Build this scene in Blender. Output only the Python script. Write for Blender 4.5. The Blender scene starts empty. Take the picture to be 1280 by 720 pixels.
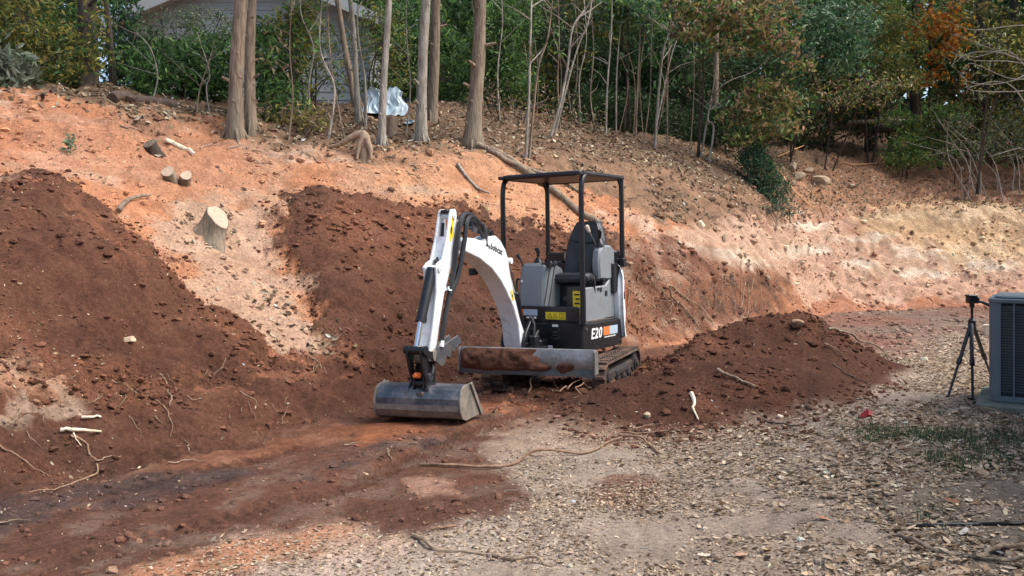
import bpy, bmesh, math, random
import numpy as np
from mathutils import Vector, Matrix

random.seed(7)
rng = np.random.default_rng(7)
S = bpy.context.scene
COL = S.collection
R = math.radians

# ------------------------------------------------------------------ camera, sky, sun, exposure
F = 1100.0          # focal length in photo pixels (1280 wide)
HOR = 310.0         # horizon row in photo pixels
CZ = 1.5            # eye height
cam_d = bpy.data.cameras.new('camera')
cam_d.sensor_width = 36.0
cam_d.lens = 36.0 * F / 1280.0
cam_d.shift_y = -(360.0 - HOR) / 1280.0
cam_d.clip_start = 0.05
cam_d.clip_end = 1500.0
cam = bpy.data.objects.new('camera', cam_d)
cam.location = (0, 0, CZ)
cam.rotation_euler = (R(90), 0, 0)
COL.objects.link(cam)
S.camera = cam

SUN_EL, SUN_AZ = 55.0, 98.0      # azimuth clockwise from +Y: light from behind right
world = bpy.data.worlds.new('World')
S.world = world
world.use_nodes = True
wn = world.node_tree
wn.nodes.clear()
wo = wn.nodes.new('ShaderNodeOutputWorld')
wb = wn.nodes.new('ShaderNodeBackground')
ws = wn.nodes.new('ShaderNodeTexSky')
ws.sky_type = 'NISHITA'
ws.sun_disc = False
ws.sun_elevation = R(SUN_EL)
ws.sun_rotation = R(SUN_AZ)
ws.air_density = 1.0
ws.dust_density = 3.0
ws.ozone_density = 1.0
wb.inputs['Strength'].default_value = 0.118
wn.links.new(ws.outputs['Color'], wb.inputs['Color'])
wn.links.new(wb.outputs['Background'], wo.inputs['Surface'])
sun_d = bpy.data.lights.new('sun', 'SUN')
sun_d.energy = 2.1
sun_d.angle = R(48)
sun_d.color = (1.0, 0.965, 0.91)
sun = bpy.data.objects.new('sun', sun_d)
sd = Vector((math.sin(R(SUN_AZ)) * math.cos(R(SUN_EL)), math.cos(R(SUN_AZ)) * math.cos(R(SUN_EL)), math.sin(R(SUN_EL))))
sun.rotation_euler = sd.to_track_quat('Z', 'Y').to_euler()
sun.location = (0, 0, 30)
COL.objects.link(sun)
S.view_settings.view_transform = 'Standard'
S.view_settings.look = 'None'
S.view_settings.exposure = 1.12
S.view_settings.gamma = 1.0

# ------------------------------------------------------------------ noise
def _h(ix, iy, s):
    h = (ix * 374761393 + iy * 668265263 + s * 1442695041) & 0xffffffff
    h = ((h ^ (h >> 13)) * 1274126177) & 0xffffffff
    return ((h ^ (h >> 16)) & 0xffffff) / float(0xffffff)

def vnoise(x, y, s=0):
    x = np.asarray(x, float); y = np.asarray(y, float)
    ix = np.floor(x).astype(np.int64); iy = np.floor(y).astype(np.int64)
    fx = x - ix; fy = y - iy
    fx = fx * fx * (3 - 2 * fx); fy = fy * fy * (3 - 2 * fy)
    a = _h(ix, iy, s); b = _h(ix + 1, iy, s); c = _h(ix, iy + 1, s); d = _h(ix + 1, iy + 1, s)
    return (a + (b - a) * fx) * (1 - fy) + (c + (d - c) * fx) * fy

def fbm(x, y, sc, octv=4, s=0, gain=0.5):
    """fractal noise, about -1..1, first octave of wavelength sc metres"""
    t = 0.0; amp = 1.0; tot = 0.0; f = 1.0 / sc
    for k in range(octv):
        t = t + amp * (vnoise(x * f + 17.3 * k, y * f - 9.1 * k, s + k) * 2 - 1)
        tot += amp; amp *= gain; f *= 2.03
    return t / tot * 1.6

def sstep(a, b, x):
    t = np.clip((x - a) / (b - a), 0, 1)
    return t * t * (3 - 2 * t)

# ------------------------------------------------------------------ materials
def new_mat(name):
    m = bpy.data.materials.new(name); m.use_nodes = True
    nt = m.node_tree
    return m, nt, nt.nodes['Principled BSDF']

def mat(name, col, rough=0.6, metal=0.0, var=0.15, vscale=8.0, dirt=None, dirt_amt=0.0, dirt_scale=5.0, bump=0.0, bscale=60.0, spec=0.5, stretch=None):
    m, nt, p = new_mat(name)
    p.inputs['Roughness'].default_value = rough
    p.inputs['Metallic'].default_value = metal
    p.inputs['Specular IOR Level'].default_value = spec
    tc = nt.nodes.new('ShaderNodeTexCoord')
    src = tc.outputs['Object']
    if stretch:
        mp = nt.nodes.new('ShaderNodeMapping'); mp.inputs['Scale'].default_value = stretch
        nt.links.new(src, mp.inputs['Vector']); src = mp.outputs['Vector']
    n = nt.nodes.new('ShaderNodeTexNoise'); n.inputs['Scale'].default_value = vscale; n.inputs['Detail'].default_value = 6; n.inputs['Roughness'].default_value = 0.65
    nt.links.new(src, n.inputs['Vector'])
    cr = nt.nodes.new('ShaderNodeValToRGB')
    cr.color_ramp.elements[0].position = 0.3; cr.color_ramp.elements[1].position = 0.7
    cr.color_ramp.elements[0].color = [max(0, c * (1 - var)) for c in col] + [1]
    cr.color_ramp.elements[1].color = [min(1, c * (1 + var)) for c in col] + [1]
    nt.links.new(n.outputs['Fac'], cr.inputs['Fac'])
    out = cr.outputs['Color']
    if dirt:
        n2 = nt.nodes.new('ShaderNodeTexNoise'); n2.inputs['Scale'].default_value = dirt_scale; n2.inputs['Detail'].default_value = 8; n2.inputs['Roughness'].default_value = 0.7
        nt.links.new(src, n2.inputs['Vector'])
        mr = nt.nodes.new('ShaderNodeMapRange'); mr.inputs['From Min'].default_value = 0.62 - 0.35 * dirt_amt; mr.inputs['From Max'].default_value = 0.8 - 0.25 * dirt_amt; mr.inputs['To Max'].default_value = min(1.0, 0.4 + dirt_amt)
        nt.links.new(n2.outputs['Fac'], mr.inputs['Value'])
        mx = nt.nodes.new('ShaderNodeMix'); mx.data_type = 'RGBA'
        mx.inputs['B'].default_value = list(dirt) + [1]
        nt.links.new(mr.outputs['Result'], mx.inputs['Factor']); nt.links.new(out, mx.inputs['A'])
        out = mx.outputs['Result']
        ra = nt.nodes.new('ShaderNodeMapRange'); ra.inputs['To Min'].default_value = rough; ra.inputs['To Max'].default_value = 0.9
        nt.links.new(mr.outputs['Result'], ra.inputs['Value']); nt.links.new(ra.outputs['Result'], p.inputs['Roughness'])
    nt.links.new(out, p.inputs['Base Color'])
    if bump:
        n3 = nt.nodes.new('ShaderNodeTexNoise'); n3.inputs['Scale'].default_value = bscale; n3.inputs['Detail'].default_value = 5
        nt.links.new(src, n3.inputs['Vector'])
        b = nt.nodes.new('ShaderNodeBump'); b.inputs['Strength'].default_value = bump; b.inputs['Distance'].default_value = 0.02
        nt.links.new(n3.outputs['Fac'], b.inputs['Height']); nt.links.new(b.outputs['Normal'], p.inputs['Normal'])
    return m

def mat_attr(name, rough=0.9, trans=0.0, var=0.25, vscale=25.0, bump=0.0, bscale=60.0, spec=0.2):
    """colour from the mesh's own 'Col' attribute times fine noise"""
    m, nt, p = new_mat(name)
    p.inputs['Roughness'].default_value = rough
    p.inputs['Specular IOR Level'].default_value = spec
    a = nt.nodes.new('ShaderNodeAttribute'); a.attribute_name = 'Col'
    tc = nt.nodes.new('ShaderNodeTexCoord')
    n = nt.nodes.new('ShaderNodeTexNoise'); n.inputs['Scale'].default_value = vscale; n.inputs['Detail'].default_value = 8; n.inputs['Roughness'].default_value = 0.7
    nt.links.new(tc.outputs['Object'], n.inputs['Vector'])
    mr = nt.nodes.new('ShaderNodeMapRange'); mr.inputs['From Min'].default_value = 0.28; mr.inputs['From Max'].default_value = 0.72
    mr.inputs['To Min'].default_value = 1 - var; mr.inputs['To Max'].default_value = 1 + var
    nt.links.new(n.outputs['Fac'], mr.inputs['Value'])
    vm = nt.nodes.new('ShaderNodeVectorMath'); vm.operation = 'SCALE'
    nt.links.new(a.outputs['Color'], vm.inputs[0]); nt.links.new(mr.outputs['Result'], vm.inputs['Scale'])
    nt.links.new(vm.outputs['Vector'], p.inputs['Base Color'])
    if bump:
        n3 = nt.nodes.new('ShaderNodeTexNoise'); n3.inputs['Scale'].default_value = bscale; n3.inputs['Detail'].default_value = 8; n3.inputs['Roughness'].default_value = 0.7
        nt.links.new(tc.outputs['Object'], n3.inputs['Vector'])
        b = nt.nodes.new('ShaderNodeBump'); b.inputs['Strength'].default_value = bump; b.inputs['Distance'].default_value = 0.05
        nt.links.new(n3.outputs['Fac'], b.inputs['Height']); nt.links.new(b.outputs['Normal'], p.inputs['Normal'])
    if trans:
        t = nt.nodes.new('ShaderNodeBsdfTranslucent'); nt.links.new(vm.outputs['Vector'], t.inputs['Color'])
        mx = nt.nodes.new('ShaderNodeMixShader'); mx.inputs['Fac'].default_value = trans
        o = nt.nodes['Material Output']
        nt.links.new(p.outputs['BSDF'], mx.inputs[1]); nt.links.new(t.outputs['BSDF'], mx.inputs[2]); nt.links.new(mx.outputs['Shader'], o.inputs['Surface'])
    return m

DUST = (0.19, 0.10, 0.06)
M = dict(
    soil=mat_attr('soil', 0.95, 0, 0.42, 30, 0.9, 24, 0.12),
    clod=mat_attr('clod_soil', 0.95, 0, 0.4, 40, 0.6, 50, 0.12),
    leaf=mat_attr('leaf', 0.50, 0.42, 0.22, 6, 0, 60, 0.35),
    dead=mat_attr('dead_leaf', 0.8, 0.12, 0.25, 14, 0, 60, 0.2),
    grass=mat_attr('grass_blade', 0.7, 0.2, 0.2, 14),
    bark=mat('bark', (0.24, 0.18, 0.13), 0.9, 0, 0.62, 20, (0.11, 0.12, 0.085), 0.35, 2.6, 1.0, 40, 0.2, (1, 1, 0.16)),
    bark_pale=mat('pale_bark', (0.33, 0.29, 0.24), 0.9, 0, 0.5, 20, (0.15, 0.14, 0.105), 0.4, 3.2, 1.0, 40, 0.2, (1, 1, 0.2)),
    bark_dark=mat('dark_bark', (0.075, 0.06, 0.048), 0.95, 0, 0.4, 9, None, 0, 5, 0.9, 26, 0.15, (1, 1, 0.25)),
    twig=mat('twig', (0.29, 0.205, 0.135), 0.85, 0, 0.35, 20),
    twig_dark=mat('dark_twig', (0.10, 0.07, 0.05), 0.9, 0, 0.35, 20),
    root=mat('root_bark', (0.30, 0.185, 0.11), 0.85, 0, 0.4, 14, (0.12, 0.06, 0.038), 0.45, 9, 0.4, 60),
    bone=mat('peeled_wood', (0.75, 0.62, 0.44), 0.7, 0, 0.2, 20),
    cut=mat('cut_wood', (0.68, 0.52, 0.33), 0.75, 0, 0.22, 25, (0.35, 0.2, 0.1), 0.2, 9),
    rock=mat('rock', (0.50, 0.38, 0.25), 0.9, 0, 0.3, 7, (0.3, 0.15, 0.08), 0.3, 3, 0.6, 18),
    white=mat('white_paint', (0.80, 0.83, 0.84), 0.36, 0, 0.05, 3, (0.40, 0.31, 0.24), 0.30, 6.5),
    grey=mat('grey_panel', (0.215, 0.235, 0.245), 0.45, 0, 0.10, 6, DUST, 0.22, 5.0),
    black=mat('black_paint', (0.012, 0.013, 0.015), 0.35, 0, 0.2, 6, (0.09, 0.055, 0.04), 0.12, 5.0),
    rubber=mat('rubber', (0.022, 0.021, 0.021), 0.75, 0, 0.3, 10, (0.16, 0.085, 0.05), 0.45, 6.0, 0.3, 40),
    track=mat('muddy_rubber', (0.035, 0.03, 0.028), 0.85, 0, 0.3, 10, (0.20, 0.12, 0.08), 0.7, 5.0, 0.5, 40),
    hose=mat('hose_rubber', (0.012, 0.012, 0.013), 0.5, 0, 0.2, 10),
    seat=mat('seat_vinyl', (0.030, 0.033, 0.037), 0.38, 0, 0.2, 20, None, 0, 5, 0.15, 200),
    chrome=mat('chrome', (0.75, 0.75, 0.74), 0.16, 1.0, 0.03, 6),
    steel=mat('worn_steel', (0.11, 0.115, 0.125), 0.45, 0.55, 0.3, 9, (0.22, 0.15, 0.10), 0.35, 5.0, 0.2, 30),
    bucket=mat('bucket_steel', (0.080, 0.095, 0.115), 0.38, 0.35, 0.4, 7, (0.30, 0.25, 0.20), 0.34, 7.0, 0.2, 30, 0.5, (1, 1, 1)),
    dusty=mat('dust_on_steel', (0.24, 0.205, 0.165), 0.7, 0.2, 0.35, 10, (0.07, 0.07, 0.07), 0.4, 6.0, 0.2, 40),
    blade=mat('blade_steel', (0.27, 0.265, 0.255), 0.42, 0.45, 0.35, 9, (0.17, 0.10, 0.065), 0.35, 5.0, 0.2, 30),
    yellow=mat('yellow_decal', (0.80, 0.60, 0.02), 0.5, 0, 0.05, 8),
    red=mat('red_decal', (0.70, 0.09, 0.03), 0.45, 0, 0.05, 8),
    orange=mat('orange_decal', (0.85, 0.20, 0.05), 0.45, 0, 0.05, 8),
    palelab=mat('pale_decal', (0.42, 0.52, 0.62), 0.5, 0, 0.1, 30),
    wlab=mat('white_decal', (0.82, 0.82, 0.80), 0.5, 0, 0.05, 8),
    ink=mat('black_print', (0.01, 0.01, 0.01), 0.6, 0, 0.0, 8),
    cream=mat('cream_plastic', (0.62, 0.52, 0.40), 0.5, 0, 0.05, 8),
    ac=mat('condenser_paint', (0.115, 0.145, 0.165), 0.5, 0.1, 0.12, 5, (0.2, 0.17, 0.14), 0.12, 6.0),
    acdark=mat('condenser_coil', (0.018, 0.022, 0.026), 0.7, 0.3, 0.3, 40),
    pad=mat('mossy_concrete', (0.19, 0.19, 0.155), 0.9, 0, 0.3, 9, (0.06, 0.10, 0.05), 0.5, 6.0, 0.4, 60),
    siding=mat('house_siding', (0.40, 0.42, 0.43), 0.7, 0, 0.06, 4, (0.35, 0.36, 0.33), 0.2, 3.0),
    trim=mat('house_trim', (0.44, 0.45, 0.45), 0.7, 0, 0.06, 4),
    shingle=mat('roof_shingle', (0.10, 0.095, 0.09), 0.95, 0, 0.3, 12),
    plastic=mat('plastic_sheet', (0.60, 0.72, 0.78), 0.35, 0, 0.05, 6),
    redp=mat('red_plastic', (0.45, 0.03, 0.035), 0.5, 0, 0.2, 20),
    rope=mat('orange_rope', (0.62, 0.33, 0.15), 0.8, 0, 0.15, 40),
    ledge=mat('timber_edging', (0.12, 0.08, 0.06), 0.9, 0, 0.4, 12, None, 0, 5, 0.5, 40),
    plank=mat('grey_plank', (0.42, 0.37, 0.31), 0.85, 0, 0.25, 14),
)

def ring_wood():
    m = mat('sawn_wood', (0.50, 0.37, 0.26), 0.8, 0, 0.2, 18)
    nt = m.node_tree; p = nt.nodes['Principled BSDF']; src = p.inputs['Base Color'].links[0].from_socket
    tc = nt.nodes.new('ShaderNodeTexCoord'); w = nt.nodes.new('ShaderNodeTexWave'); w.wave_type = 'RINGS'; w.rings_direction = 'SPHERICAL'
    w.inputs['Scale'].default_value = 22; w.inputs['Distortion'].default_value = 2.5; w.inputs['Detail'].default_value = 3; w.inputs['Detail Scale'].default_value = 3
    mp = nt.nodes.new('ShaderNodeMapping'); mp.inputs['Location'].default_value = (-.05, .02, -.25)
    nt.links.new(tc.outputs['Object'], mp.inputs['Vector']); nt.links.new(mp.outputs['Vector'], w.inputs['Vector'])
    mr = nt.nodes.new('ShaderNodeMapRange'); mr.inputs['To Min'].default_value = .72; mr.inputs['To Max'].default_value = 1.08
    nt.links.new(w.outputs['Fac'], mr.inputs['Value'])
    vm = nt.nodes.new('ShaderNodeVectorMath'); vm.operation = 'SCALE'; nt.links.new(src, vm.inputs[0]); nt.links.new(mr.outputs['Result'], vm.inputs['Scale'])
    nt.links.new(vm.outputs['Vector'], p.inputs['Base Color']); return m
M['cut'] = ring_wood()

# ------------------------------------------------------------------ mesh helpers
def tag(o, label=None, cat=None, group=None, kind=None):
    if label: o['label'] = label
    if cat: o['category'] = cat
    if group: o['group'] = group
    if kind: o['kind'] = kind
    return o

def thing(name, label, cat, loc=(0, 0, 0), group=None, rot=(0, 0, 0)):
    o = bpy.data.objects.new(name, None); COL.objects.link(o)
    o.empty_display_size = 0.2
    o.location = loc; o.rotation_euler = rot
    return tag(o, label, cat, group)

def link_mesh(name, me, m, parent=None, loc=None):
    o = bpy.data.objects.new(name, me); COL.objects.link(o)
    if m is not None: me.materials.append(m)
    if parent is not None: o.parent = parent
    if loc is not None: o.location = loc
    return o

def np_mesh(name, V, Fc, cols=None, smooth=False):
    """V (n,3) array, Fc (m,k) int array of equal sized faces"""
    me = bpy.data.meshes.new(name)
    n = len(V); k = Fc.shape[1]; m = len(Fc)
    me.vertices.add(n); me.vertices.foreach_set('co', np.ascontiguousarray(V, dtype=np.float32).ravel())
    me.loops.add(m * k); me.loops.foreach_set('vertex_index', np.ascontiguousarray(Fc, dtype=np.int32).ravel())
    me.polygons.add(m); me.polygons.foreach_set('loop_start', np.arange(0, m * k, k, dtype=np.int32))
    me.update(calc_edges=True)
    if smooth: me.polygons.foreach_set('use_smooth', np.ones(m, dtype=bool))
    else: me.polygons.foreach_set('use_smooth', np.zeros(m, dtype=bool))
    if cols is not None:
        a = me.attributes.new('Col', 'FLOAT_COLOR', 'POINT')
        c = np.ones((n, 4), dtype=np.float32); c[:, :3] = cols
        a.data.foreach_set('color', c.ravel())
    return me

I4 = Matrix.Identity(4)
def T(x, y, z): return Matrix.Translation((x, y, z))
def RX(a): return Matrix.Rotation(R(a), 4, 'X')
def RY(a): return Matrix.Rotation(R(a), 4, 'Y')
def RZ(a): return Matrix.Rotation(R(a), 4, 'Z')

class MB:
    """collects shapes, builds ONE mesh object"""
    def __init__(s, mtx=I4): s.v = []; s.f = []; s.m = mtx
    def _add(s, vs, fs, mtx=None):
        k = len(s.v); mm = s.m @ mtx if mtx is not None else s.m
        s.v += [tuple(mm @ Vector(p)) for p in vs]
        s.f += [tuple(i + k for i in f) for f in fs]
        return s
    def box(s, x0, x1, y0, y1, z0, z1, c=0.006, mtx=None):
        c = min(c, abs(x1 - x0) * .45, abs(y1 - y0) * .45, abs(z1 - z0) * .45)
        lo = (min(x0, x1), min(y0, y1), min(z0, z1)); hi = (max(x0, x1), max(y0, y1), max(z0, z1))
        vs = []; idx = {}
        for sx in (0, 1):
            for sy in (0, 1):
                for sz in (0, 1):
                    P = [hi[0] if sx else lo[0], hi[1] if sy else lo[1], hi[2] if sz else lo[2]]
                    D = [-c if sx else c, -c if sy else c, -c if sz else c]
                    for ax in range(3):
                        q = [P[i] + (D[i] if i != ax else 0) for i in range(3)]
                        idx[(sx, sy, sz, ax)] = len(vs); vs.append(q)
        fs = []
        for ax in range(3):
            o1, o2 = [i for i in range(3) if i != ax]
            for sd_ in (0, 1):
                q = []
                for a, b in ((0, 0), (1, 0), (1, 1), (0, 1)):
                    k = [0, 0, 0]; k[ax] = sd_; k[o1] = a; k[o2] = b
                    q.append(idx[(k[0], k[1], k[2], ax)])
                flip = (sd_ == 0) ^ (ax == 1)
                fs.append(q[::-1] if flip else q)
        for ax in range(3):
            o1, o2 = [i for i in range(3) if i != ax]
            for a in (0, 1):
                for b in (0, 1):
                    k0 = [0, 0, 0]; k0[o1] = a; k0[o2] = b
                    k1 = list(k0); k1[ax] = 1
                    fs.append([idx[(*k0, o1)], idx[(*k1, o1)], idx[(*k1, o2)], idx[(*k0, o2)]])
        for sx in (0, 1):
            for sy in (0, 1):
                for sz in (0, 1): fs.append([idx[(sx, sy, sz, 0)], idx[(sx, sy, sz, 1)], idx[(sx, sy, sz, 2)]])
        return s._add(vs, fs, mtx)
    def prism(s, pts, t0, t1, axis='x', c=0.004, mtx=None):
        """outline pts (a,b) extruded from t0 to t1 along axis; x: (y,z)  y: (x,z)  z: (x,y)"""
        n = len(pts)
        area = sum(pts[i][0] * pts[(i + 1) % n][1] - pts[(i + 1) % n][0] * pts[i][1] for i in range(n))
        if area < 0: pts = pts[::-1]
        ins = []
        for i in range(n):
            p0 = Vector(pts[i - 1]); p1 = Vector(pts[i]); p2 = Vector(pts[(i + 1) % n])
            e1 = (p1 - p0).normalized(); e2 = (p2 - p1).normalized()
            nn = Vector((-e1.y - e2.y, e1.x + e2.x))
            if nn.length < 1e-6: nn = Vector((-e1.y, e1.x))
            ins.append(p1 + nn.normalized() * c)
        if t0 > t1: t0, t1 = t1, t0
        def P(p, t):
            if axis == 'x': return (t, p[0], p[1])
            if axis == 'y': return (p[0], t, p[1])
            return (p[0], p[1], t)
        rings = [(ins, t0), (pts, t0 + c), (pts, t1 - c), (ins, t1)]
        vs = [P(p, t) for ring, t in rings for p in ring]
        fs = [list(range(n))[::-1], [3 * n + i for i in range(n)]]
        for r in range(3):
            for i in range(n):
                j = (i + 1) % n
                fs.append([r * n + i, r * n + j, (r + 1) * n + j, (r + 1) * n + i])
        return s._add(vs, fs, mtx)
    def tube(s, pts, rad, seg=8, cap=True, mtx=None, wob=0.0, rnd=random):
        pts = [Vector(p) for p in pts]; n = len(pts)
        if not isinstance(rad, (list, tuple)): rad = [rad] * n
        tang = []
        for i in range(n):
            a = pts[max(0, i - 1)]; b = pts[min(n - 1, i + 1)]
            d = b - a
            tang.append(d.normalized() if d.length > 1e-9 else Vector((0, 0, 1)))
        ref = Vector((0, 0, 1)) if abs(tang[0].z) < 0.9 else Vector((1, 0, 0))
        u = tang[0].cross(ref).normalized()
        vs = []
        for i in range(n):
            u = (u - tang[i] * u.dot(tang[i]))
            u = u.normalized() if u.length > 1e-6 else tang[i].orthogonal().normalized()
            w = tang[i].cross(u)
            for k in range(seg):
                a = 2 * math.pi * k / seg
                r = rad[i] * (1 + (rnd.uniform(-wob, wob) if wob else 0))
                vs.append(pts[i] + (u * math.cos(a) + w * math.sin(a)) * r)
        fs = []
        for i in range(n - 1):
            for k in range(seg):
                j = (k + 1) % seg
                fs.append([i * seg + k, i * seg + j, (i + 1) * seg + j, (i + 1) * seg + k])
        if cap:
            fs.append(list(range(seg))[::-1]); fs.append([(n - 1) * seg + k for k in range(seg)])
        return s._add(vs, fs, mtx)
    def cyl(s, a, b, r, seg=14, r2=None, mtx=None):
        return s.tube([a, b], [r, r if r2 is None else r2], seg, True, mtx)
    def ball(s, c, r, sx=1, sy=1, sz=1, seg=10, mtx=None):
        vs = []; fs = []
        rings = max(4, seg // 2)
        for i in range(rings + 1):
            th = math.pi * i / rings
            for k in range(seg):
                a = 2 * math.pi * k / seg
                vs.append((c[0] + r * sx * math.sin(th) * math.cos(a), c[1] + r * sy * math.sin(th) * math.sin(a), c[2] + r * sz * math.cos(th)))
        for i in range(rings):
            for k in range(seg):
                j = (k + 1) % seg
                fs.append([i * seg + k, (i + 1) * seg + k, (i + 1) * seg + j, i * seg + j])
        return s._add(vs, fs, mtx)
    def build(s, name, m, parent=None, sharp=34, loc=None, label=None):
        me = bpy.data.meshes.new(name)
        me.from_pydata(s.v, [], s.f)
        bm = bmesh.new(); bm.from_mesh(me)
        bmesh.ops.remove_doubles(bm, verts=bm.verts, dist=1e-5)
        bmesh.ops.recalc_face_normals(bm, faces=bm.faces)
        bm.to_mesh(me); bm.free()
        me.polygons.foreach_set('use_smooth', np.ones(len(me.polygons), dtype=bool))
        me.set_sharp_from_angle(angle=R(sharp))
        o = link_mesh(name, me, m, parent, loc)
        if label: o['label'] = label
        return o

def copy_tree(o, parent=None):
    c = o.copy(); COL.objects.link(c)
    if parent is not None: c.parent = parent
    for ch in list(o.children): copy_tree(ch, c)
    return c

def smooth_path(pts, n):
    """Catmull-Rom through pts, n samples"""
    P = [Vector(p) for p in pts]
    if len(P) == 2: return [P[0].lerp(P[1], i / (n - 1)) for i in range(n)]
    P = [P[0] * 2 - P[1]] + P + [P[-1] * 2 - P[-2]]
    m = len(P) - 3; out = []
    for i in range(n):
        t = i / (n - 1) * m; k = min(int(t), m - 1); t -= k
        a, b, c, d = P[k:k + 4]
        out.append(0.5 * ((2 * b) + (c - a) * t + (2 * a - 5 * b + 4 * c - d) * t * t + (3 * b - a - 3 * c + d) * t ** 3))
    return out

# ------------------------------------------------------------------ TERRAIN
def zz(py, Y): return CZ + (HOR - py) * Y / F
def at(px, py, Y): return Vector(((px - 640) / F * Y, Y, zz(py, Y)))

def sec(px, near, *pts):
    """near = (Y, z) pairs on the floor; pts = (py, Y) pairs up the bank"""
    L = list(near) + [(Y, zz(py, Y)) for py, Y in pts]
    return px, L
#           floor:  P0          P1          P2 toe      then P3 .. P7 as (row, distance)
secs = [
    sec(0,    [(1.2, .10), (3.2, .10), (5.15, .04)], (520, 5.65), (470, 6.05), (262, 8.2), (124, 11.2), (108, 15)),
    sec(130,  [(1.2, .10), (3.5, .09), (5.60, .02)], (500, 6.25), (440, 6.8), (300, 8.5), (128, 12.0), (112, 16)),
    sec(250,  [(1.2, .10), (3.8, .08), (6.20, .01)], (490, 7.0), (420, 7.9), (290, 9.7), (152, 12.7), (122, 17)),
    sec(340,  [(1.2, .10), (4.0, .08), (7.00, .00)], (470, 7.9), (420, 8.6), (290, 10.5), (172, 13.0), (130, 17)),
    sec(430,  [(1.2, .10), (4.2, .08), (7.90, .00)], (445, 8.9), (400, 9.5), (280, 11.2), (182, 13.2), (132, 17.5)),
    sec(560,  [(1.2, .10), (4.6, .10), (9.90, .00)], (430, 10.7), (390, 11.2), (275, 12.6), (184, 14.0), (130, 18.5)),
    sec(640,  [(1.2, .10), (4.8, .10), (10.6, .00)], (420, 11.3), (385, 11.7), (285, 13.0), (186, 14.8), (140, 19)),
    sec(700,  [(1.2, .10), (5.0, .10), (11.2, .00)], (420, 11.8), (385, 12.2), (292, 13.4), (188, 15.6), (150, 20)),
    sec(780,  [(1.2, .10), (5.2, .08), (12.4, .00)], (405, 12.9), (360, 13.3), (305, 14.2), (205, 16.6), (168, 21)),
    sec(860,  [(1.2, .11), (5.4, .08), (13.9, .02)], (392, 14.2), (362, 14.5), (305, 15.4), (220, 17.8), (178, 22)),
    sec(930,  [(1.2, .12), (5.4, .10), (15.6, .04)], (385, 15.9), (352, 16.3), (300, 17.2), (240, 19.0), (190, 24)),
    sec(985,  [(1.2, .13), (5.4, .12), (17.6, .06)], (376, 18.0), (340, 18.7), (298, 19.5), (258, 20.5), (192, 27)),
    sec(1050, [(1.2, .14), (5.4, .16), (19.0, .08)], (370, 19.7), (335, 20.5), (300, 21.3), (268, 22.3), (200, 29)),
    sec(1150, [(1.2, .15), (5.4, .18), (20.2, .10)], (362, 20.9), (325, 21.6), (298, 22.2), (266, 23.0), (205, 31)),
    sec(1280, [(1.2, .15), (5.4, .19), (20.8, .12)], (362, 21.5), (330, 22.1), (300, 22.7), (268, 23.4), (210, 31)),
    sec(1600, [(1.2, .15), (5.4, .19), (21.0, .12)], (362, 21.7), (330, 22.3), (300, 22.9), (268, 23.6), (210, 31)),
    sec(2900, [(1.2, .15), (5.4, .19), (21.0, .12)], (362, 21.7), (330, 22.3), (300, 22.9), (268, 23.6), (210, 31)),
    sec(7000, [(1.2, .15), (5.4, .19), (21.0, .12)], (362, 21.7), (330, 22.3), (300, 22.9), (268, 23.6), (210, 31)),
]
def far_pts(L):
    Y7, z7 = L[-1]
    return L + [(48.0, z7 + 1.6 + 0.03 * max(0, 30 - Y7) + (2.6 if Y7 > 26 else 0)), (320.0, z7 + 10.0)]
SEC = [(px, far_pts(L)) for px, L in secs]
# the bank runs on past the left edge of the frame, towards and past the viewer's left
base0 = SEC[0][1]
left = []
for px in (-6500, -2600, -1300, -700, -300):
    tn = (px - 640) / F; tn0 = -640 / F
    L = []
    for k, (Y, z) in enumerate(base0):
        if k >= 9: L.append((Y, z)); continue
        if k == 8: L.append((44.0, z)); continue
        X0 = tn0 * Y
        Yn = (X0 - .8 * Y) / (tn - .8)
        if k == 0: Yn = min(1.2, .5 * L0 if False else Yn)
        L.append((Yn, z))
    left.append((px, L))
SEC = left + SEC
NK = len(SEC[0][1])
ROWS = [26, 120, 60, 60, 60, 70, 60, 40, 24, 8][:NK - 1]
PXS = np.concatenate([np.linspace(-6500, -1300, 14)[:-1], np.linspace(-1300, -200, 60)[:-1], np.arange(-200, 1480, 2.1), np.linspace(1482, 2900, 70), np.linspace(2900, 7000, 14)[1:]])
sp = np.array([s_[0] for s_ in SEC], float)
KY = np.array([[np.interp(p, sp, [s_[1][k][0] for s_ in SEC]) for k in range(NK)] for p in PXS])   # cols x K
KZ = np.array([[np.interp(p, sp, [s_[1][k][1] for s_ in SEC]) for k in range(NK)] for p in PXS])
def blur_px(A, w):
    out = A.copy()
    # smooth across columns with a window in pixels, only inside the finely divided range
    sel = np.where((PXS >= -200) & (PXS < 1480))[0]
    k = int(w / 2.1); ker = np.hanning(2 * k + 1); ker /= ker.sum()
    for j in range(A.shape[1]):
        a = np.pad(A[sel, j], k, mode='edge')
        out[sel, j] = np.convolve(a, ker, mode='valid')
    return out
KY = blur_px(KY, 45); KZ = blur_px(KZ, 45)
tt = np.concatenate([np.linspace(k, k + 1, ROWS[k], endpoint=False) for k in range(NK - 1)] + [[NK - 1.0]])
k0 = np.minimum(tt.astype(int), NK - 2); fr = tt - k0
GY = (KY[:, k0] * (1 - fr) + KY[:, k0 + 1] * fr).T        # rows x cols
GZ = (KZ[:, k0] * (1 - fr) + KZ[:, k0 + 1] * fr).T
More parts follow.
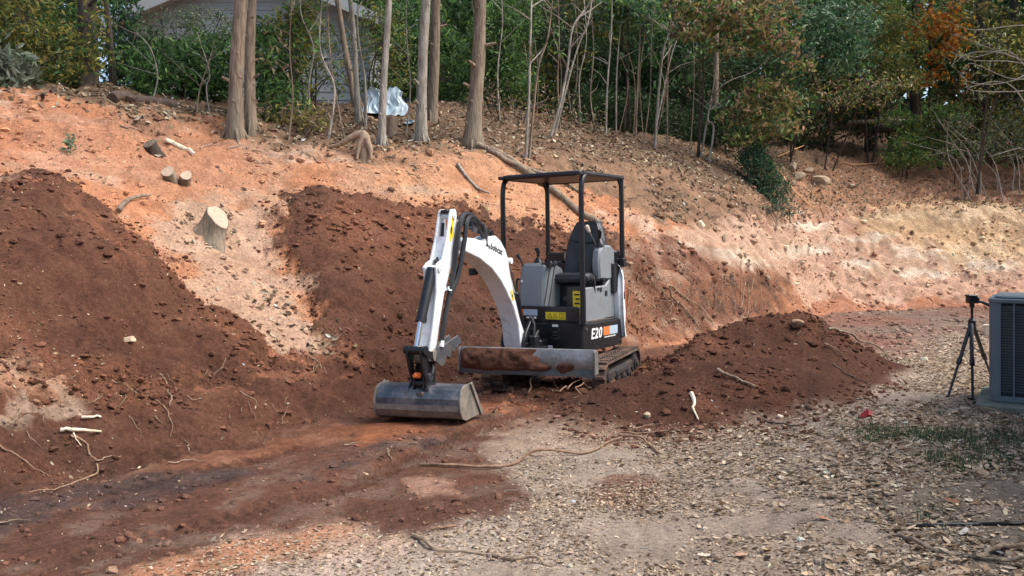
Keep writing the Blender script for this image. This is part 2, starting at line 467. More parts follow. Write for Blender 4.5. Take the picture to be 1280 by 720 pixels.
# soften the breaks of slope along each column a little
def rowblur(A, k):
    ker = np.hanning(2 * k + 1); ker /= ker.sum()
    P = np.pad(A, ((k, k), (0, 0)), mode='edge')
    out = np.zeros_like(A)
    for i in range(2 * k + 1): out += ker[i] * P[i:i + A.shape[0]]
    return out
GZ[6:-34] = rowblur(GZ, 9)[6:-34]
GX = (PXS[None, :] - 640) / F * GY
def proj(X, Y, Z): return HOR - (Z - CZ) * F / Y

# --- spoil heap in the middle right, in world coordinates
def segdist(X, Y, a, b):
    ax, ay = a; bx, by = b
    t = np.clip(((X - ax) * (bx - ax) + (Y - ay) * (by - ay)) / ((bx - ax) ** 2 + (by - ay) ** 2), 0, 1)
    return np.hypot(X - ax - t * (bx - ax), Y - ay - t * (by - ay)), t
def heap_h(X, Y):
    wx = X + .16 * fbm(X, Y, 1.1, 3, 31); wy = Y + .22 * fbm(X, Y, 1.1, 3, 41)
    d, t = segdist(wx, wy, (1.45, 8.75), (2.95, 9.7))
    h1 = (.47 + .27 * t) * np.clip(1 - d / (1.5 - .15 * t), 0, 1) ** 1.05
    d2, t2 = segdist(wx, wy, (1.25, 7.85), (2.6, 8.6))
    h2 = .25 * np.clip(1 - d2 / 1.1, 0, 1) ** .8
    d3, t3 = segdist(wx, wy, (3.0, 9.6), (3.5, 9.5))
    h3 = .34 * np.clip(1 - d3 / 0.85, 0, 1)
    return np.maximum(np.maximum(h1, h2 + .35 * h1), h3)
HEAP = heap_h(GX, GY)

GS = GY + 1.15 * GZ        # distance measured up the slope, so that grain is not stretched on steep faces
# --- zones of earth, as outlines on the surface
wn1 = fbm(GX, GS, .9, 4, 3); wn2 = fbm(GX, GS, .9, 4, 8)
wn3 = fbm(GX, GS, .22, 3, 13); wn4 = fbm(GX, GS, .22, 3, 18)
QY0 = proj(GX, GY, GZ)
PXg = np.broadcast_to(PXS[None, :], GY.shape)
QX = PXg + 22 * wn1 * np.minimum(1.5, 9 / np.maximum(GY, 3)) + 13 * wn3 + 5 * fbm(GX, GS, .07, 2, 21)
QY = QY0 + 12 * wn2 * np.minimum(1.5, 9 / np.maximum(GY, 3)) + 8 * wn4 + 4 * fbm(GX, GS, .07, 2, 26)
inframe = (PXg > -260) & (PXg < 1540)
def poly_mask(pts, soft=8.0, qx=None, qy=None):
    qx = QX if qx is None else qx; qy = QY if qy is None else qy
    inside = np.zeros(qx.shape, bool); dist = np.full(qx.shape, 1e9)
    n = len(pts)
    for i in range(n):
        x1, y1 = pts[i]; x2, y2 = pts[(i + 1) % n]
        if y1 != y2:
            c = ((y1 > qy) != (y2 > qy)) & (qx < (x2 - x1) * (qy - y1) / (y2 - y1) + x1)
            inside ^= c
        d, _ = segdist(qx, qy, (x1, y1), (x2, y2) if (x1, y1) != (x2, y2) else (x2 + 1e-6, y2))
        dist = np.minimum(dist, d)
    sdv = np.where(inside, dist, -dist)
    return sstep(-soft, soft, sdv)

pA = [(-300, 240), (0, 246), (62, 228), (106, 248), (156, 303), (218, 364), (288, 414), (330, 445), (200, 470), (90, 470), (-300, 455)]
pAface = [(-300, 500), (60, 500), (90, 455), (330, 440), (450, 430), (560, 400), (600, 470), (470, 520), (430, 525), (250, 580), (0, 640), (-300, 700)]
pB = [(338, 268), (352, 255), (400, 248), (470, 262), (560, 268), (640, 282), (760, 296), (805, 318), (800, 380), (800, 440), (700, 480), (560, 480), (470, 470), (425, 440), (402, 402), (357, 345)]
row_idx = np.arange(GY.shape[0])[:, None] * np.ones_like(GY)
floor_m = sstep(0, 1, (np.cumsum(ROWS)[1] + 6 - row_idx) / 12.0)      # 1 on the floor before the toe
mA = poly_mask(pA, 5) * (1 - floor_m); mB = poly_mask(pB, 5) * (1 - floor_m); mF = poly_mask(pAface, 5)
GZ = GZ + HEAP
GZ += .10 * rowblur(mA, 4) + .12 * rowblur(mB, 4)
GZ += .34 * poly_mask([(350, 290), (400, 272), (480, 285), (550, 300), (560, 380), (480, 415), (410, 385)], 55, PXg, QY0) * (1 - floor_m)
GZ += .26 * poly_mask([(-200, 270), (60, 262), (120, 300), (200, 370), (150, 420), (-200, 420)], 50, PXg, QY0) * (1 - floor_m)
# rough surface
slope_m = sstep(np.cumsum(ROWS)[1] - 4, np.cumsum(ROWS)[1] + 20, row_idx) * (1 - sstep(np.cumsum(ROWS)[6], np.cumsum(ROWS)[7], row_idx))
brownish = np.clip(mA + mB + mF + sstep(.02, .12, HEAP), 0, 1)
near = (GY < 40)
rough_amp = np.where(near, .35 + .65 * np.maximum(slope_m, brownish * .9), .2)
heap_m = sstep(.005, .09, HEAP)
GZ += near * (.055 * fbm(GX, GS, 1.3, 3, 50) * rough_amp * np.minimum(1, GY / 6) + .048 * fbm(GX, GS, .36, 3, 60) * rough_amp * (1 - .35 * floor_m)
              + .026 * fbm(GX, GS, .12, 3, 70) * rough_amp * (.6 + .8 * brownish) * (1 - .5 * floor_m))
# lumps: sharp crested noise for broken earth
rid = 1 - np.abs(fbm(GX, GS, .5, 4, 80)); GZ += near * .05 * (rid - .6) * np.maximum(slope_m * .8, brownish) * (1 - floor_m * .6) * rough_amp
# gullies running down the right hand cut
gwx = GX + GY * .45 * (1 + .5 * fbm(GX, GY * .3, 4.0, 2, 97)) + .35 * fbm(GX, GS, .8, 3, 98); gul = 1 - np.abs(fbm(gwx, GY * .45, 1.0, 4, 95)); GZ -= .06 * sstep(.7, 1.0, gul) * sstep(900, 1010, PXg) * slope_m * sstep(-.4, .5, fbm(GX, GS, 1.6, 2, 99))
cutz = sstep(880, 1000, PXg) * slope_m
led = GZ * 2.6 + .9 * fbm(GX, GS, 1.6, 3, 141); led = led - np.floor(led); GZ += cutz * .16 * (sstep(.0, .85, led) - sstep(.85, 1.0, led) - .3) * sstep(-.5, .3, fbm(GX, GS, 2.4, 2, 145))
GZ += cutz * (.11 * fbm(GX, GS, .8, 4, 147) + .05 * np.maximum(0, fbm(GX, GS, .3, 3, 149)))
bl_ = slope_m * (1 - cutz) * (1 - np.clip(brownish, 0, 1)); led = GZ * 2.2 + 1.1 * fbm(GX, GS, 1.2, 3, 142); led = led - np.floor(led); GZ += bl_ * .10 * (sstep(0, .85, led) - sstep(.85, 1, led) - .3) * sstep(-.1, .5, fbm(GX, GS, 1.8, 2, 146))
# terrace: tracked ground
# track prints left by the machine, a strip of cleat marks
def prints(X, Y, a, b, w, per, amp):
    ax, ay = a; bx, by = b; L = math.hypot(bx - ax, by - ay); ux, uy = (bx - ax) / L, (by - ay) / L
    s = (X - ax) * ux + (Y - ay) * uy; v = -(X - ax) * uy + (Y - ay) * ux
    win = sstep(w, w * .75, np.abs(v)) * sstep(-.1, .15, s) * sstep(L + .1, L - .15, s)
    return win * (amp * np.sin(2 * math.pi * (s / per + .12 * np.abs(v) / w)) - amp * 1.2), win
G0 = lambda px, py: ((px - 640) / F * ((CZ - .08) * F / (py - HOR)), (CZ - .08) * F / (py - HOR))
tp1, tw1 = prints(GX, GY, G0(655, 507), G0(425, 606), .14, .095, .026)
tp2, tw2 = prints(GX, GY, G0(560, 505), G0(120, 610), .14, .095, .018)
tp3, tw3 = prints(GX, GY, G0(425, 606), G0(60, 700), .14, .095, .015)
GZ += tp1 * (.5 + .5 * sstep(-.2, .3, wn1)) + tp2 * sstep(-.1, .3, wn2) + tp3 * .7
# bucket scrape under the machine: nearly flat floor where it stands
dE = np.hypot(GX - .5, GY - 9.3); GZ = GZ * (1 - .75 * sstep(1.5, .7, dE)) 

# --- colours of the earth (albedo)
BR = np.array([.108, .048, .030]); BRD = np.array([.064, .036, .025]); BR2 = np.array([.175, .074, .041]); ORC = np.array([.47, .210, .108]); TAN = np.array([.43, .315, .225])
PNK = np.array([.45, .265, .18]); PALE = np.array([.56, .46, .35]); LIT = np.array([.31, .242, .185]); MUD = np.array([.060, .045, .042]); LITD = np.array([.115, .072, .045])
YEL = np.array([.50, .33, .17])
C = np.zeros(GY.shape + (3,)); C[:] = (.26, .155, .095)
def paint(m, col, amt=1.0):
    global C
    m = (m * amt)[..., None]; C = C * (1 - m) + np.asarray(col) * m
n_lo = fbm(GX, GS, 2.2, 4, 101); n_md = fbm(GX, GS, .7, 4, 111); n_hi = fbm(GX, GS, .2, 3, 121); n_st = fbm(GX * .6, GZ * 3.5, 1.0, 4, 131)
wood_start = np.cumsum(ROWS)[5]
paint(sstep(wood_start - 6, wood_start + 10, row_idx), LITD * 1.3)
# orange clay slope
bank = [(-400, 118), (140, 126), (250, 148), (340, 176), (440, 190), (560, 190), (660, 200), (730, 235), (800, 262), (880, 285), (960, 268), (1000, 235), (1540, 200), (1540, 400), (1000, 402), (900, 440), (600, 500), (430, 520), (-400, 640)]
mBank = poly_mask(bank, 6); paint(mBank, ORC)
paint(mBank * sstep(-.3, .6, n_lo + .5 * n_md), TAN * np.array([1, .93, .88]), .52)
paint(mBank * sstep(.25, .8, n_st + .4 * n_hi), PALE * .9, .45)
paint(mBank * sstep(.2, .9, n_md + .5 * n_hi), BR2 * 1.2, .55)
# pale wedge between the two dark heaps
paint(poly_mask([(225, 240), (320, 265), (340, 345), (390, 405), (430, 442), (330, 448), (240, 360), (190, 300)], 10), TAN * np.array([1.0, .92, .88]), .75)
paint(poly_mask([(0, 165), (60, 130), (260, 150), (330, 180), (300, 250), (180, 235), (60, 215), (-200, 245), (-200, 160)], 14), ORC * np.array([.88, .86, .9]), .55)
paint(poly_mask([(480, 195), (640, 190), (720, 240), (740, 290), (600, 282), (500, 268)], 12), ORC * np.array([1.06, 1.2, 1.25]), .65)
paint(poly_mask([(490, 195), (650, 200), (640, 265), (500, 262)], 14) * sstep(.1, .6, n_st), PALE, .5)
# leaf litter lying on the shoulder of the bank
for pl, am in (([(615, 185), (760, 190), (860, 200), (960, 225), (970, 272), (880, 285), (800, 265), (720, 235), (650, 205)], .62), ([(150, 165), (330, 178), (470, 200), (580, 198), (560, 185), (440, 178), (250, 145), (140, 135)], .55)):
    paint(poly_mask(pl, 8) * sstep(-.15, .3, n_md + .5 * n_hi + .3 * n_lo), LITD * 1.25, am)
# right hand cut slope
cut = [(790, 285), (880, 282), (985, 262), (1100, 262), (1540, 262), (1540, 385), (1000, 385), (985, 345), (900, 340), (830, 315)]
mCut = poly_mask(cut, 8)
paint(mCut, TAN * np.array([1.12, 1.02, .98]), .9); paint(mCut * sstep(0, .6, n_md), PNK * 1.0, .7); paint(mCut * sstep(.05, .7, n_st + .3 * n_hi), PALE * 1.1, .75)
paint(mCut * sstep(.35, .9, fbm(GX, GS, .5, 4, 151)), BR2 * 1.5, .5)
paint(poly_mask([(1060, 270), (1150, 250), (1300, 255), (1540, 255), (1540, 335), (1200, 330), (1120, 305)], 14), YEL, .65)
paint(poly_mask([(1160, 252), (1540, 252), (1540, 288), (1200, 284)], 8) * sstep(-.5, .2, n_hi), PALE * np.array([1.1, .98, .8]), .75)
paint(poly_mask([(990, 205), (1540, 200), (1540, 256), (1160, 254), (1060, 272), (985, 262)], 8), ORC * np.array([.62, .74, .84]), .9)
paint(poly_mask([(1080, 232), (1300, 228), (1540, 230), (1540, 250), (1160, 252)], 8) * sstep(-.2, .5, n_md), BR2 * 1.25, .7)
paint(poly_mask([(985, 374), (1540, 370), (1540, 396), (990, 404)], 5), BR2 * 1.9, .8)
paint(poly_mask([(1010, 352), (1540, 350), (1540, 374), (1010, 376)], 6), PNK * 1.05, .6)
# dark heaps and the freshly dug face
brn = lambda: BR * 1.0
for m_ in (mA, mB, mF):
    paint(m_, BR, .97)
    paint(m_ * sstep(.1, .7, n_md), BR2, .55)
    paint(m_ * sstep(.3, .8, n_lo + .3 * n_hi), BRD, .6)
paint(poly_mask([(80, 265), (105, 280), (140, 340), (170, 375), (140, 375), (100, 320)], 8), BR2 * 1.35, .7)
paint(poly_mask([(-300, 480), (0, 468), (80, 485), (110, 520), (40, 540), (-300, 560)], 12) * sstep(-.1, .4, n_hi + .3 * n_md), TAN * .85, .6)
paint(poly_mask([(400, 265), (560, 270), (600, 330), (480, 380), (400, 330)], 25), BR2 * 1.1, .55)
paint(poly_mask([(200, 440), (460, 440), (450, 470), (250, 480)], 10) * sstep(.15, .6, n_hi), BR2 * 1.8, .6)
mR = poly_mask([(770, 298), (830, 300), (900, 330), (985, 345), (992, 385), (920, 402), (800, 445), (740, 470), (700, 440)], 12)
paint(mR, BR2 * 1.25 + TAN * .08, .9); paint(mR * sstep(-.3, .5, n_md), BR * 1.15, .75); paint(mR * sstep(.3, .8, n_hi + .3 * n_lo), TAN * .75, .4)
paint(poly_mask([(860, 362), (930, 350), (985, 350), (985, 378), (930, 392), (870, 395)], 7) * sstep(-.3, .3, n_hi), BRD * 1.1, .8)  # darkness of the undercut's recess painted into the soil colour
# floor
mFloor = floor_m * near
litter_floor = poly_mask([(180, 730), (300, 668), (430, 650), (530, 668), (640, 645), (670, 605), (640, 572), (690, 552), (780, 550), (860, 557), (960, 540), (1100, 492), (1100, 450), (1180, 425), (1600, 425), (2500, 800), (2500, 5000), (-500, 5000)], 15)
paint(mFloor, BR2 * .78 + .012); paint(mFloor * sstep(-.1, .6, n_md), BR * .95 + .008, .7); paint(mFloor * sstep(.2, .8, n_hi + .3 * n_lo), LIT * .55, .35)
far_floor = poly_mask([(900, 385), (1600, 385), (1600, 430), (1100, 452), (1000, 440), (850, 445)], 6)
paint(mFloor * far_floor, BR2 * 1.1 + .05, .8); paint(mFloor * far_floor * sstep(-.3, .5, n_lo), LIT * .62, .7)
paint(mFloor * poly_mask([(425, 535), (520, 512), (640, 500), (680, 515), (560, 535), (470, 560)], 8), ORC * np.array([.75, .62, .55]), .75)
paint(mFloor * poly_mask([(250, 575), (430, 527), (470, 530), (400, 560), (260, 600), (100, 640), (0, 650), (-200, 690), (-200, 650), (0, 634)], 6), ORC * np.array([.62, .58, .6]), .55)
paint(mFloor * poly_mask([(-200, 660), (100, 610), (230, 578), (400, 555), (560, 520), (640, 505), (660, 515), (540, 555), (420, 590), (200, 622), (0, 655), (-200, 700)], 9) * sstep(-.5, .2, n_md), MUD, .85)
paint(mFloor * litter_floor, LIT * 1.25); paint(mFloor * litter_floor * sstep(-.1, .6, n_md + .3 * n_hi), TAN * .95, .5)
paint(mFloor * poly_mask([(180, 730), (300, 668), (430, 645), (520, 670), (470, 740), (300, 800)], 12), PNK * np.array([1.0, .92, .9]), .7)
paint(mFloor * poly_mask([(150, 735), (230, 695), (330, 664), (440, 650), (425, 672), (330, 700), (250, 740)], 8), ORC * .95, .75)
paint(mFloor * poly_mask([(330, 700), (430, 672), (560, 668), (760, 640), (800, 700), (700, 760), (300, 760)], 20) * sstep(-.6, .3, n_md), np.array([.46, .375, .30]), .7)
paint(mFloor * poly_mask([(610, 545), (700, 530), (800, 540), (770, 560), (640, 566)], 9), TAN * .95, .7)
paint(mFloor * poly_mask([(515, 605), (560, 598), (590, 615), (540, 628)], 7), PNK * 1.0, .7)
paint(mFloor * poly_mask([(720, 600), (800, 580), (860, 590), (840, 615), (740, 630)], 9), BR2 * 1.1, .75)
paint(mFloor * poly_mask([(1050, 620), (1300, 560), (1700, 560), (1700, 720), (1200, 720)], 25), np.array([.12, .105, .08]), .6)
paint(mFloor * poly_mask([(1085, 545), (1200, 540), (1500, 555), (1500, 590), (1200, 585)], 12), np.array([.085, .095, .055]), .55)
paint(mFloor * poly_mask([(620, 525), (700, 512), (900, 545), (960, 540), (900, 566), (740, 568), (650, 552)], 16) * sstep(-.5, .4, n_md), BR2 * .85, .65)
paint(heap_m, BR * .80); paint(heap_m * sstep(.1, .7, n_md), BR2 * .85, .5); paint(heap_m * sstep(.2, .7, n_lo), BRD * .9, .6)
C *= (1 + .22 * n_hi + .12 * n_md + .12 * fbm(GX, GS, .06, 2, 161))[..., None]
C = np.clip(C, .006, .75)

nr, nc = GY.shape
V = np.stack([GX, GY, GZ], -1).reshape(-1, 3)
ii = np.arange(nr * nc).reshape(nr, nc)
Fc = np.stack([ii[:-1, :-1], ii[:-1, 1:], ii[1:, 1:], ii[1:, :-1]], -1).reshape(-1, 4)
# the sheet goes on behind the viewer
back = []
for j in range(nc): back.append((max(-150, min(150, GX[0, j] * 40)), -80.0, .1))
V = np.vstack([V, np.array(back)])
bi = nr * nc + np.arange(nc)
Fb = np.stack([bi[:-1], bi[1:], ii[0, 1:], ii[0, :-1]], -1)
Fc = np.vstack([Fc, Fb])
Call = np.vstack([C.reshape(-1, 3), np.tile(LIT, (nc, 1))])
ground = link_mesh('ground', np_mesh('ground', V, Fc, Call, smooth=True), M['soil'])
tag(ground, kind='structure')

def column(px):
    j = np.searchsorted(PXS, px) - 1; j = max(0, min(nc - 2, j)); f = (px - PXS[j]) / (PXS[j + 1] - PXS[j])
    return GY[:, j] * (1 - f) + GY[:, j + 1] * f, GZ[:, j] * (1 - f) + GZ[:, j + 1] * f
def gz(X, Y):
    a, b = column(640 + F * X / Y)
    return float(np.interp(Y, a, b))
def pix(px, py, lift=0.0):
    """first point of the ground seen at a place of the photograph, in world coordinates"""
    a, b = column(px); q = HOR - (b - CZ) * F / a
    nn_ = int(np.searchsorted(a, 30.0)); q = q[:nn_]
    k = int(np.argmax(q <= py))
    if k == 0: k = max(1, int(np.argmin(q))); py = q[k]
    t = (q[k - 1] - py) / (q[k - 1] - q[k] + 1e-9)
    Y = a[k - 1] + t * (a[k] - a[k - 1])
    return Vector(((px - 640) / F * Y, Y, b[k - 1] + t * (b[k] - b[k - 1]) + lift))
def gpt(px, Y, lift=0.0):
    X = (px - 640) / F * Y
    return Vector((X, Y, gz(X, Y) + lift))

# ------------------------------------------------------------------ TEXT as mesh
def text_mesh(name, body, size, m, parent, mtx, shear=0.0, bold=0.0, depth=0.0015, sx=1.0):
    cu = bpy.data.curves.new('text', 'FONT'); cu.body = body; cu.size = size; cu.shear = shear; cu.extrude = depth; cu.offset = bold
    cu.align_x = 'CENTER'; cu.align_y = 'CENTER'; cu.resolution_u = 3; cu.space_character = 1.12
    o = bpy.data.objects.new('text', cu); COL.objects.link(o)
    dg = bpy.context.evaluated_depsgraph_get()
    me = bpy.data.meshes.new_from_object(o.evaluated_get(dg))
    bpy.data.objects.remove(o)
    me.transform(mtx @ Matrix.Diagonal((sx, 1, 1, 1)))
    me.materials.clear()
    return link_mesh(name, me, m, parent)

# ------------------------------------------------------------------ EXCAVATOR
EX, EY = 0.595, 9.6
ezg = gz(EX, EY)
exc = thing('mini_excavator', 'white and grey mini excavator with open black canopy, its bucket resting on the floor', 'excavator', (EX, EY, 0.0), rot=(0, R(-1.0), 0))
U = RZ(-33)          # upper body
B0 = T(-.55, -.62, 0) @ RZ(-25)   # boom frame: x across (towards the seat side), -y outwards
K = RZ(-21)          # tracks and blade

# --- undercarriage
def make_track(sx):
    x0, x1 = sx * .54 - .115, sx * .54 + .115
    # loop of the belt: straight runs and two round ends, in (y, z)
    ya, yb, ra, zc = -.66, .60, .165, .190
    def loop(off, n=12):
        L = []
        for i in range(n + 1):
            a = math.pi / 2 + math.pi * i / n; L.append((ya + (ra + off) * math.cos(a), zc + (ra + off) * math.sin(a)))
        for i in range(n + 1):
            a = -math.pi / 2 + math.pi * i / n; L.append((yb + (ra + off) * math.cos(a), zc + (ra + off) * math.sin(a)))
        return L
    o_, i_ = loop(0), loop(-.022)
    mb = MB(K); n = len(o_); vs = []; fs = []
    for (p, q) in zip(o_, i_): vs += [(x0, p[0], p[1]), (x1, p[0], p[1]), (x1, q[0], q[1]), (x0, q[0], q[1])]
    for i in range(n):
        j = (i + 1) % n
        for k in range(4): fs.append([i * 4 + k, i * 4 + (k + 1) % 4, j * 4 + (k + 1) % 4, j * 4 + k])
    mb._add(vs, fs)
    t = mb.build('track', M['track'], exc)
    # cleats
    mb = MB(K); per = 2 * (yb - ya) + 2 * math.pi * ra; cnt = 40
    for c in range(cnt):
        s = per * (c + .3) / cnt; L1 = yb - ya
        if s < L1: P = (ya + s, zc + ra); a = 90
        elif s < L1 + math.pi * ra:
            th = math.pi / 2 - (s - L1) / ra; P = (yb + ra * math.cos(th), zc + ra * math.sin(th)); a = math.degrees(th)
        elif s < 2 * L1 + math.pi * ra: P = (yb - (s - L1 - math.pi * ra), zc - ra); a = -90
        else:
            th = -math.pi / 2 - (s - 2 * L1 - math.pi * ra) / ra; P = (ya + ra * math.cos(th), zc + ra * math.sin(th)); a = math.degrees(th)
        mm = T((x0 + x1) / 2, P[0], P[1]) @ RX(a - 90)
        mb.box(-.112, -.012, -.018, .018, -.004, .024, .005, mm @ T(0, -.012, 0)); mb.box(.012, .112, -.018, .018, -.004, .024, .005, mm @ T(0, .012, 0))
    mb.build('track_cleats', M['track'], t)['kind'] = 'stuff'
    w = MB(K)
    for yy, rr in ((ya, .138), (yb, .135)):
        w = MB(K); w.cyl((x0 + .03, yy, zc), (x1 - .03, yy, zc), rr, 20); w.cyl((x0 + .015, yy, zc), (x1 - .015, yy, zc), rr * .55, 16); w.cyl((x0 - .004, yy, zc), (x1 + .004, yy, zc), rr * .25, 10)
        for k in range(6): w.cyl((x1 - .02, yy + .048 * math.cos(k * 1.047), zc + .048 * math.sin(k * 1.047)), (x1 - .006, yy + .048 * math.cos(k * 1.047), zc + .048 * math.sin(k * 1.047)), .009, 6)
        w.build('drive_wheel' if yy > 0 else 'idler_wheel', M['rubber'], t)
    for yy in (-.40, -.16, .08, .32):
        w = MB(K); w.cyl((x0 + .02, yy, .105), (x1 - .02, yy, .105), .062, 14); w.cyl((x0 + .005, yy, .105), (x1 - .005, yy, .105), .03, 10)
        w.build('roller', M['rubber'], t)
    fr_ = MB(K); fr_.box(x0 + .03, x1 - .03, -.55, .50, .145, .25, .02); fr_.box(x0 + .05, x1 - .018, -.28, .22, .165, .225, .01)
    fr_.build('track_frame', M['rubber'], t)
make_track(-1); make_track(1)
mb = MB(K); mb.box(-.42, .42, -.40, .40, .18, .34, .03); mb.box(-.5, .5, -.15, .15, .16, .26, .02); mb.cyl((0, 0, .33), (0, 0, .43), .30, 28)
mb.build('undercarriage_frame', M['rubber'], exc)
# --- dozer blade
bl = MB(K)
prof = [(-1.235, .328), (-1.275, .348), (-1.30, .40), (-1.295, .47), (-1.265, .545), (-1.245, .55), (-1.262, .47), (-1.266, .40), (-1.245, .345), (-1.215, .318)]
bl.prism(prof, -.68, .68, 'x', .003)
blade = bl.build('dozer_blade', M['blade'], exc)
mb = MB(K); mb.prism([(-1.29, .296), (-1.272, .300), (-1.258, .36), (-1.285, .372)], -.682, .682, 'x', .002); mb.build('cutting_edge', M['steel'], blade)
for sx in (-1, 1):
    mb = MB(K); mb.prism([(-1.305, .315), (-1.305, .53), (-1.27, .552), (-1.19, .53), (-1.19, .32)], sx * .682, sx * .694, 'x', .002); mb.build('end_plate', M['blade'], blade)
    mb = MB(K); mb.tube([(sx * .34, -1.22, .38), (sx * .31, -.9, .31), (sx * .30, -.42, .27)], [.05, .05, .05], 8); mb.build('blade_arm', M['rubber'], exc)
mb = MB(K); mb.cyl((0, -1.22, .45), (0, -.75, .36), .045, 12); mb.cyl((0, -.75, .36), (0, -.42, .30), .028, 10); mb.build('blade_cylinder', M['black'], exc)
# caked mud on the blade face
def mud_sheet(name, x0, x1, mtx, parent, y0, zlo, zhi, seed, dens):
    nx, nz = 90, 16; vs = []; fs = []; rr = random.Random(seed)
    for i in range(nx + 1):
        for j in range(nz + 1):
            u = i / nx; v = j / nz
            x = x0 + (x1 - x0) * u; z = zlo + (zhi - zlo) * v
            th = max(0.0, dens(u, v)) * (.012 + .045 * float(vnoise(x * 10, z * 14, seed)) + .03 * float(vnoise(x * 28, z * 28, seed + 3)))
            vs.append((x, y0(z) - th + (.006 if th <= 0.001 else 0), z))
    for i in range(nx):
        for j in range(nz):
            a = i * (nz + 1) + j; fs.append([a, a + nz + 1, a + nz + 2, a + 1])
    mb = MB(mtx); mb._add(vs, fs); o = mb.build(name, None, parent, 180)
    me = o.data; at_ = me.attributes.new('Col', 'FLOAT_COLOR', 'POINT')
    at_.data.foreach_set('color', np.tile(np.array([BR[0] * 1.1, BR[1] * 1.15, BR[2] * 1.2, 1], dtype=np.float32), len(me.vertices)))
    me.materials.append(M['clod']); return o
def mudden(u, v):
    q = float(vnoise(u * 14, v * 4, 77)) - .5; q2 = float(vnoise(u * 5 + 9, v * 2, 78)) - .5
    e = .60 + .10 * q + .22 * q2 - .10 * v
    a = max(0, min(1, (e - u) * 12)) * max(0, min(1, (u - .02 - .05 * q) * 30)) * max(0, min(1, (1.02 - v + .18 * q) * 5)) * max(0, min(1, (v - .05 + .12 * q) * 12))
    b_ = max(0, 1 - abs(u - .80 - .1 * q) * 9) * max(0, 1 - v * 2.2) * .9
    return max(a, b_)
def bladey(z): return float(np.interp(z, [.315, .34, .40, .47, .545], [-1.235, -1.275, -1.30, -1.295, -1.265]))
mud_sheet('caked_mud', -.675, .675, K, blade, bladey, .318, .545, 5, mudden)

# --- house: lower skirt
def rr_out(x0, x1, y0, y1, rf, rb, n=6):
    P = []
    for cx, cy, r, a0 in ((x1 - rf, y0 + rf, rf, -90), (x1 - rb, y1 - rb, rb, 0), (x0 + rb, y1 - rb, rb, 90), (x0 + rf, y0 + rf, rf, 180)):
        for i in range(n + 1):
            a = R(a0 + 90 * i / n); P.append((cx + r * math.cos(a), cy + r * math.sin(a)))
    return P
mb = MB(U); mb.prism(rr_out(-.47, .47, -.48, .60, .03, .22), .43, .715, 'z', .008)
skirt = mb.build('lower_skirt', M['black'], exc)
for xx, zz_ in ((.10, .655), (.20, .655), (.10, .575), (.20, .575)):
    mb = MB(U); mb.cyl((xx, -.478, zz_), (xx, -.487, zz_), .008, 8); mb.build('bolt', M['steel'], skirt)
for k in range(3):
    mb = MB(U); mb.box(.12, .18, -.486, -.479, .555 + .035 * k, .568 + .035 * k, .002); mb.build('vent_slot', M['steel'], skirt)
mb = MB(U); mb.box(.115, .185, -.484, -.479, .685, .71, .001); mb.build('label', M['wlab'], skirt)
mb = MB(U); mb.box(.06, .115, -.483, -.479, .455, .49, .001); mb.build('label', M['wlab'], skirt)
mb = MB(U); mb.box(-.032, -.016, -.483, -.479, .45, .515, .001); mb.build('label', M['wlab'], skirt)
mb = MB(U); mb.box(-.33, -.06, -.487, -.4795, .50, .60, .01); mb.build('front_recess', M['rubber'], skirt)
# E20 lettering and its two coloured blocks on the seat side
SIDE = U @ T(.4705, 0, 0) @ RZ(90) @ RX(90)
text_mesh('lettering', 'E20', .150, M['wlab'], skirt, SIDE @ T(-.185, .60, .0015), .25, .0035, .002, 1.0)
mb = MB(U); mb.box(.4695, .4735, -.02, .125, .565, .655, .001); mb.build('orange_block', M['orange'], skirt)
mb = MB(U); mb.box(.4695, .4735, .128, .315, .565, .655, .001); bk = mb.build('pale_block', M['palelab'], skirt)
mb = MB(U)
for k in range(7): mb.box(.473, .4745, .00 + .038 * k, .028 + .038 * k, .54, .553, .0005)
mb.build('small_print', M['wlab'], skirt)
for yy in (-.40, .40):
    mb = MB(U); mb.cyl((.468, yy, .665 if yy < 0 else .47), (.480, yy, .665 if yy < 0 else .47), .016, 10); mb.build('cap', M['steel'], skirt)
# --- floor and front sill
mb = MB(U); mb.box(-.46, .455, -.465, .35, .713, .735, .006); floor_o = mb.build('floor_plate', M['rubber'], exc)
mb = MB(U); mb.box(.12, .43, -.30, .12, .7355, .742, .003); mb.build('floor_mat', M['dusty'], floor_o)
mb = MB(U); mb.box(-.40, .425, -.475, -.43, .733, .895, .01)
mb.box(-.40, -.30, -.472, -.2, .733, .88, .01)
sill = mb.build('front_sill', M['black'], exc)
mb = MB(U); mb.box(.035, .275, -.480, -.4745, .762, .838, .001); yl = mb.build('warning_label', M['yellow'], sill)
for k in range(2):
    mb = MB(U); cx = .09 + .062 * k
    for a, b in (((-.024, 0), (.024, 0)), ((.024, 0), (0, .045)), ((0, .045), (-.024, 0))): mb.tube([(cx + a[0], -.4805, .778 + a[1]), (cx + b[0], -.4805, .778 + b[1])], .0025, 4)
    mb.build('warning_triangle', M['ink'], yl)
mb = MB(U)
for a, b in (((.205, .776), (.258, .776)), ((.258, .776), (.258, .826)), ((.258, .826), (.205, .826)), ((.205, .826), (.205, .776)), ((.23, .776), (.23, .826))): mb.tube([(a[0], -.4805, a[1]), (b[0], -.4805, b[1])], .0022, 4)
mb.build('warning_symbol', M['ink'], yl)
mb = MB(U); mb.box(-.345, -.235, -.480, -.4745, .795, .86, .001); mb.build('orange_block', M['orange'], sill)
mb = MB(U); mb.box(-.233, -.065, -.480, -.4745, .795, .86, .001); mb.build('pale_block', M['palelab'], sill)
mb = MB(U); mb.box(-.20, -.12, -.480, -.4745, .765, .782, .001); mb.box(-.11, -.08, -.480, -.4745, .762, .785, .001); mb.build('small_print', M['wlab'], sill)
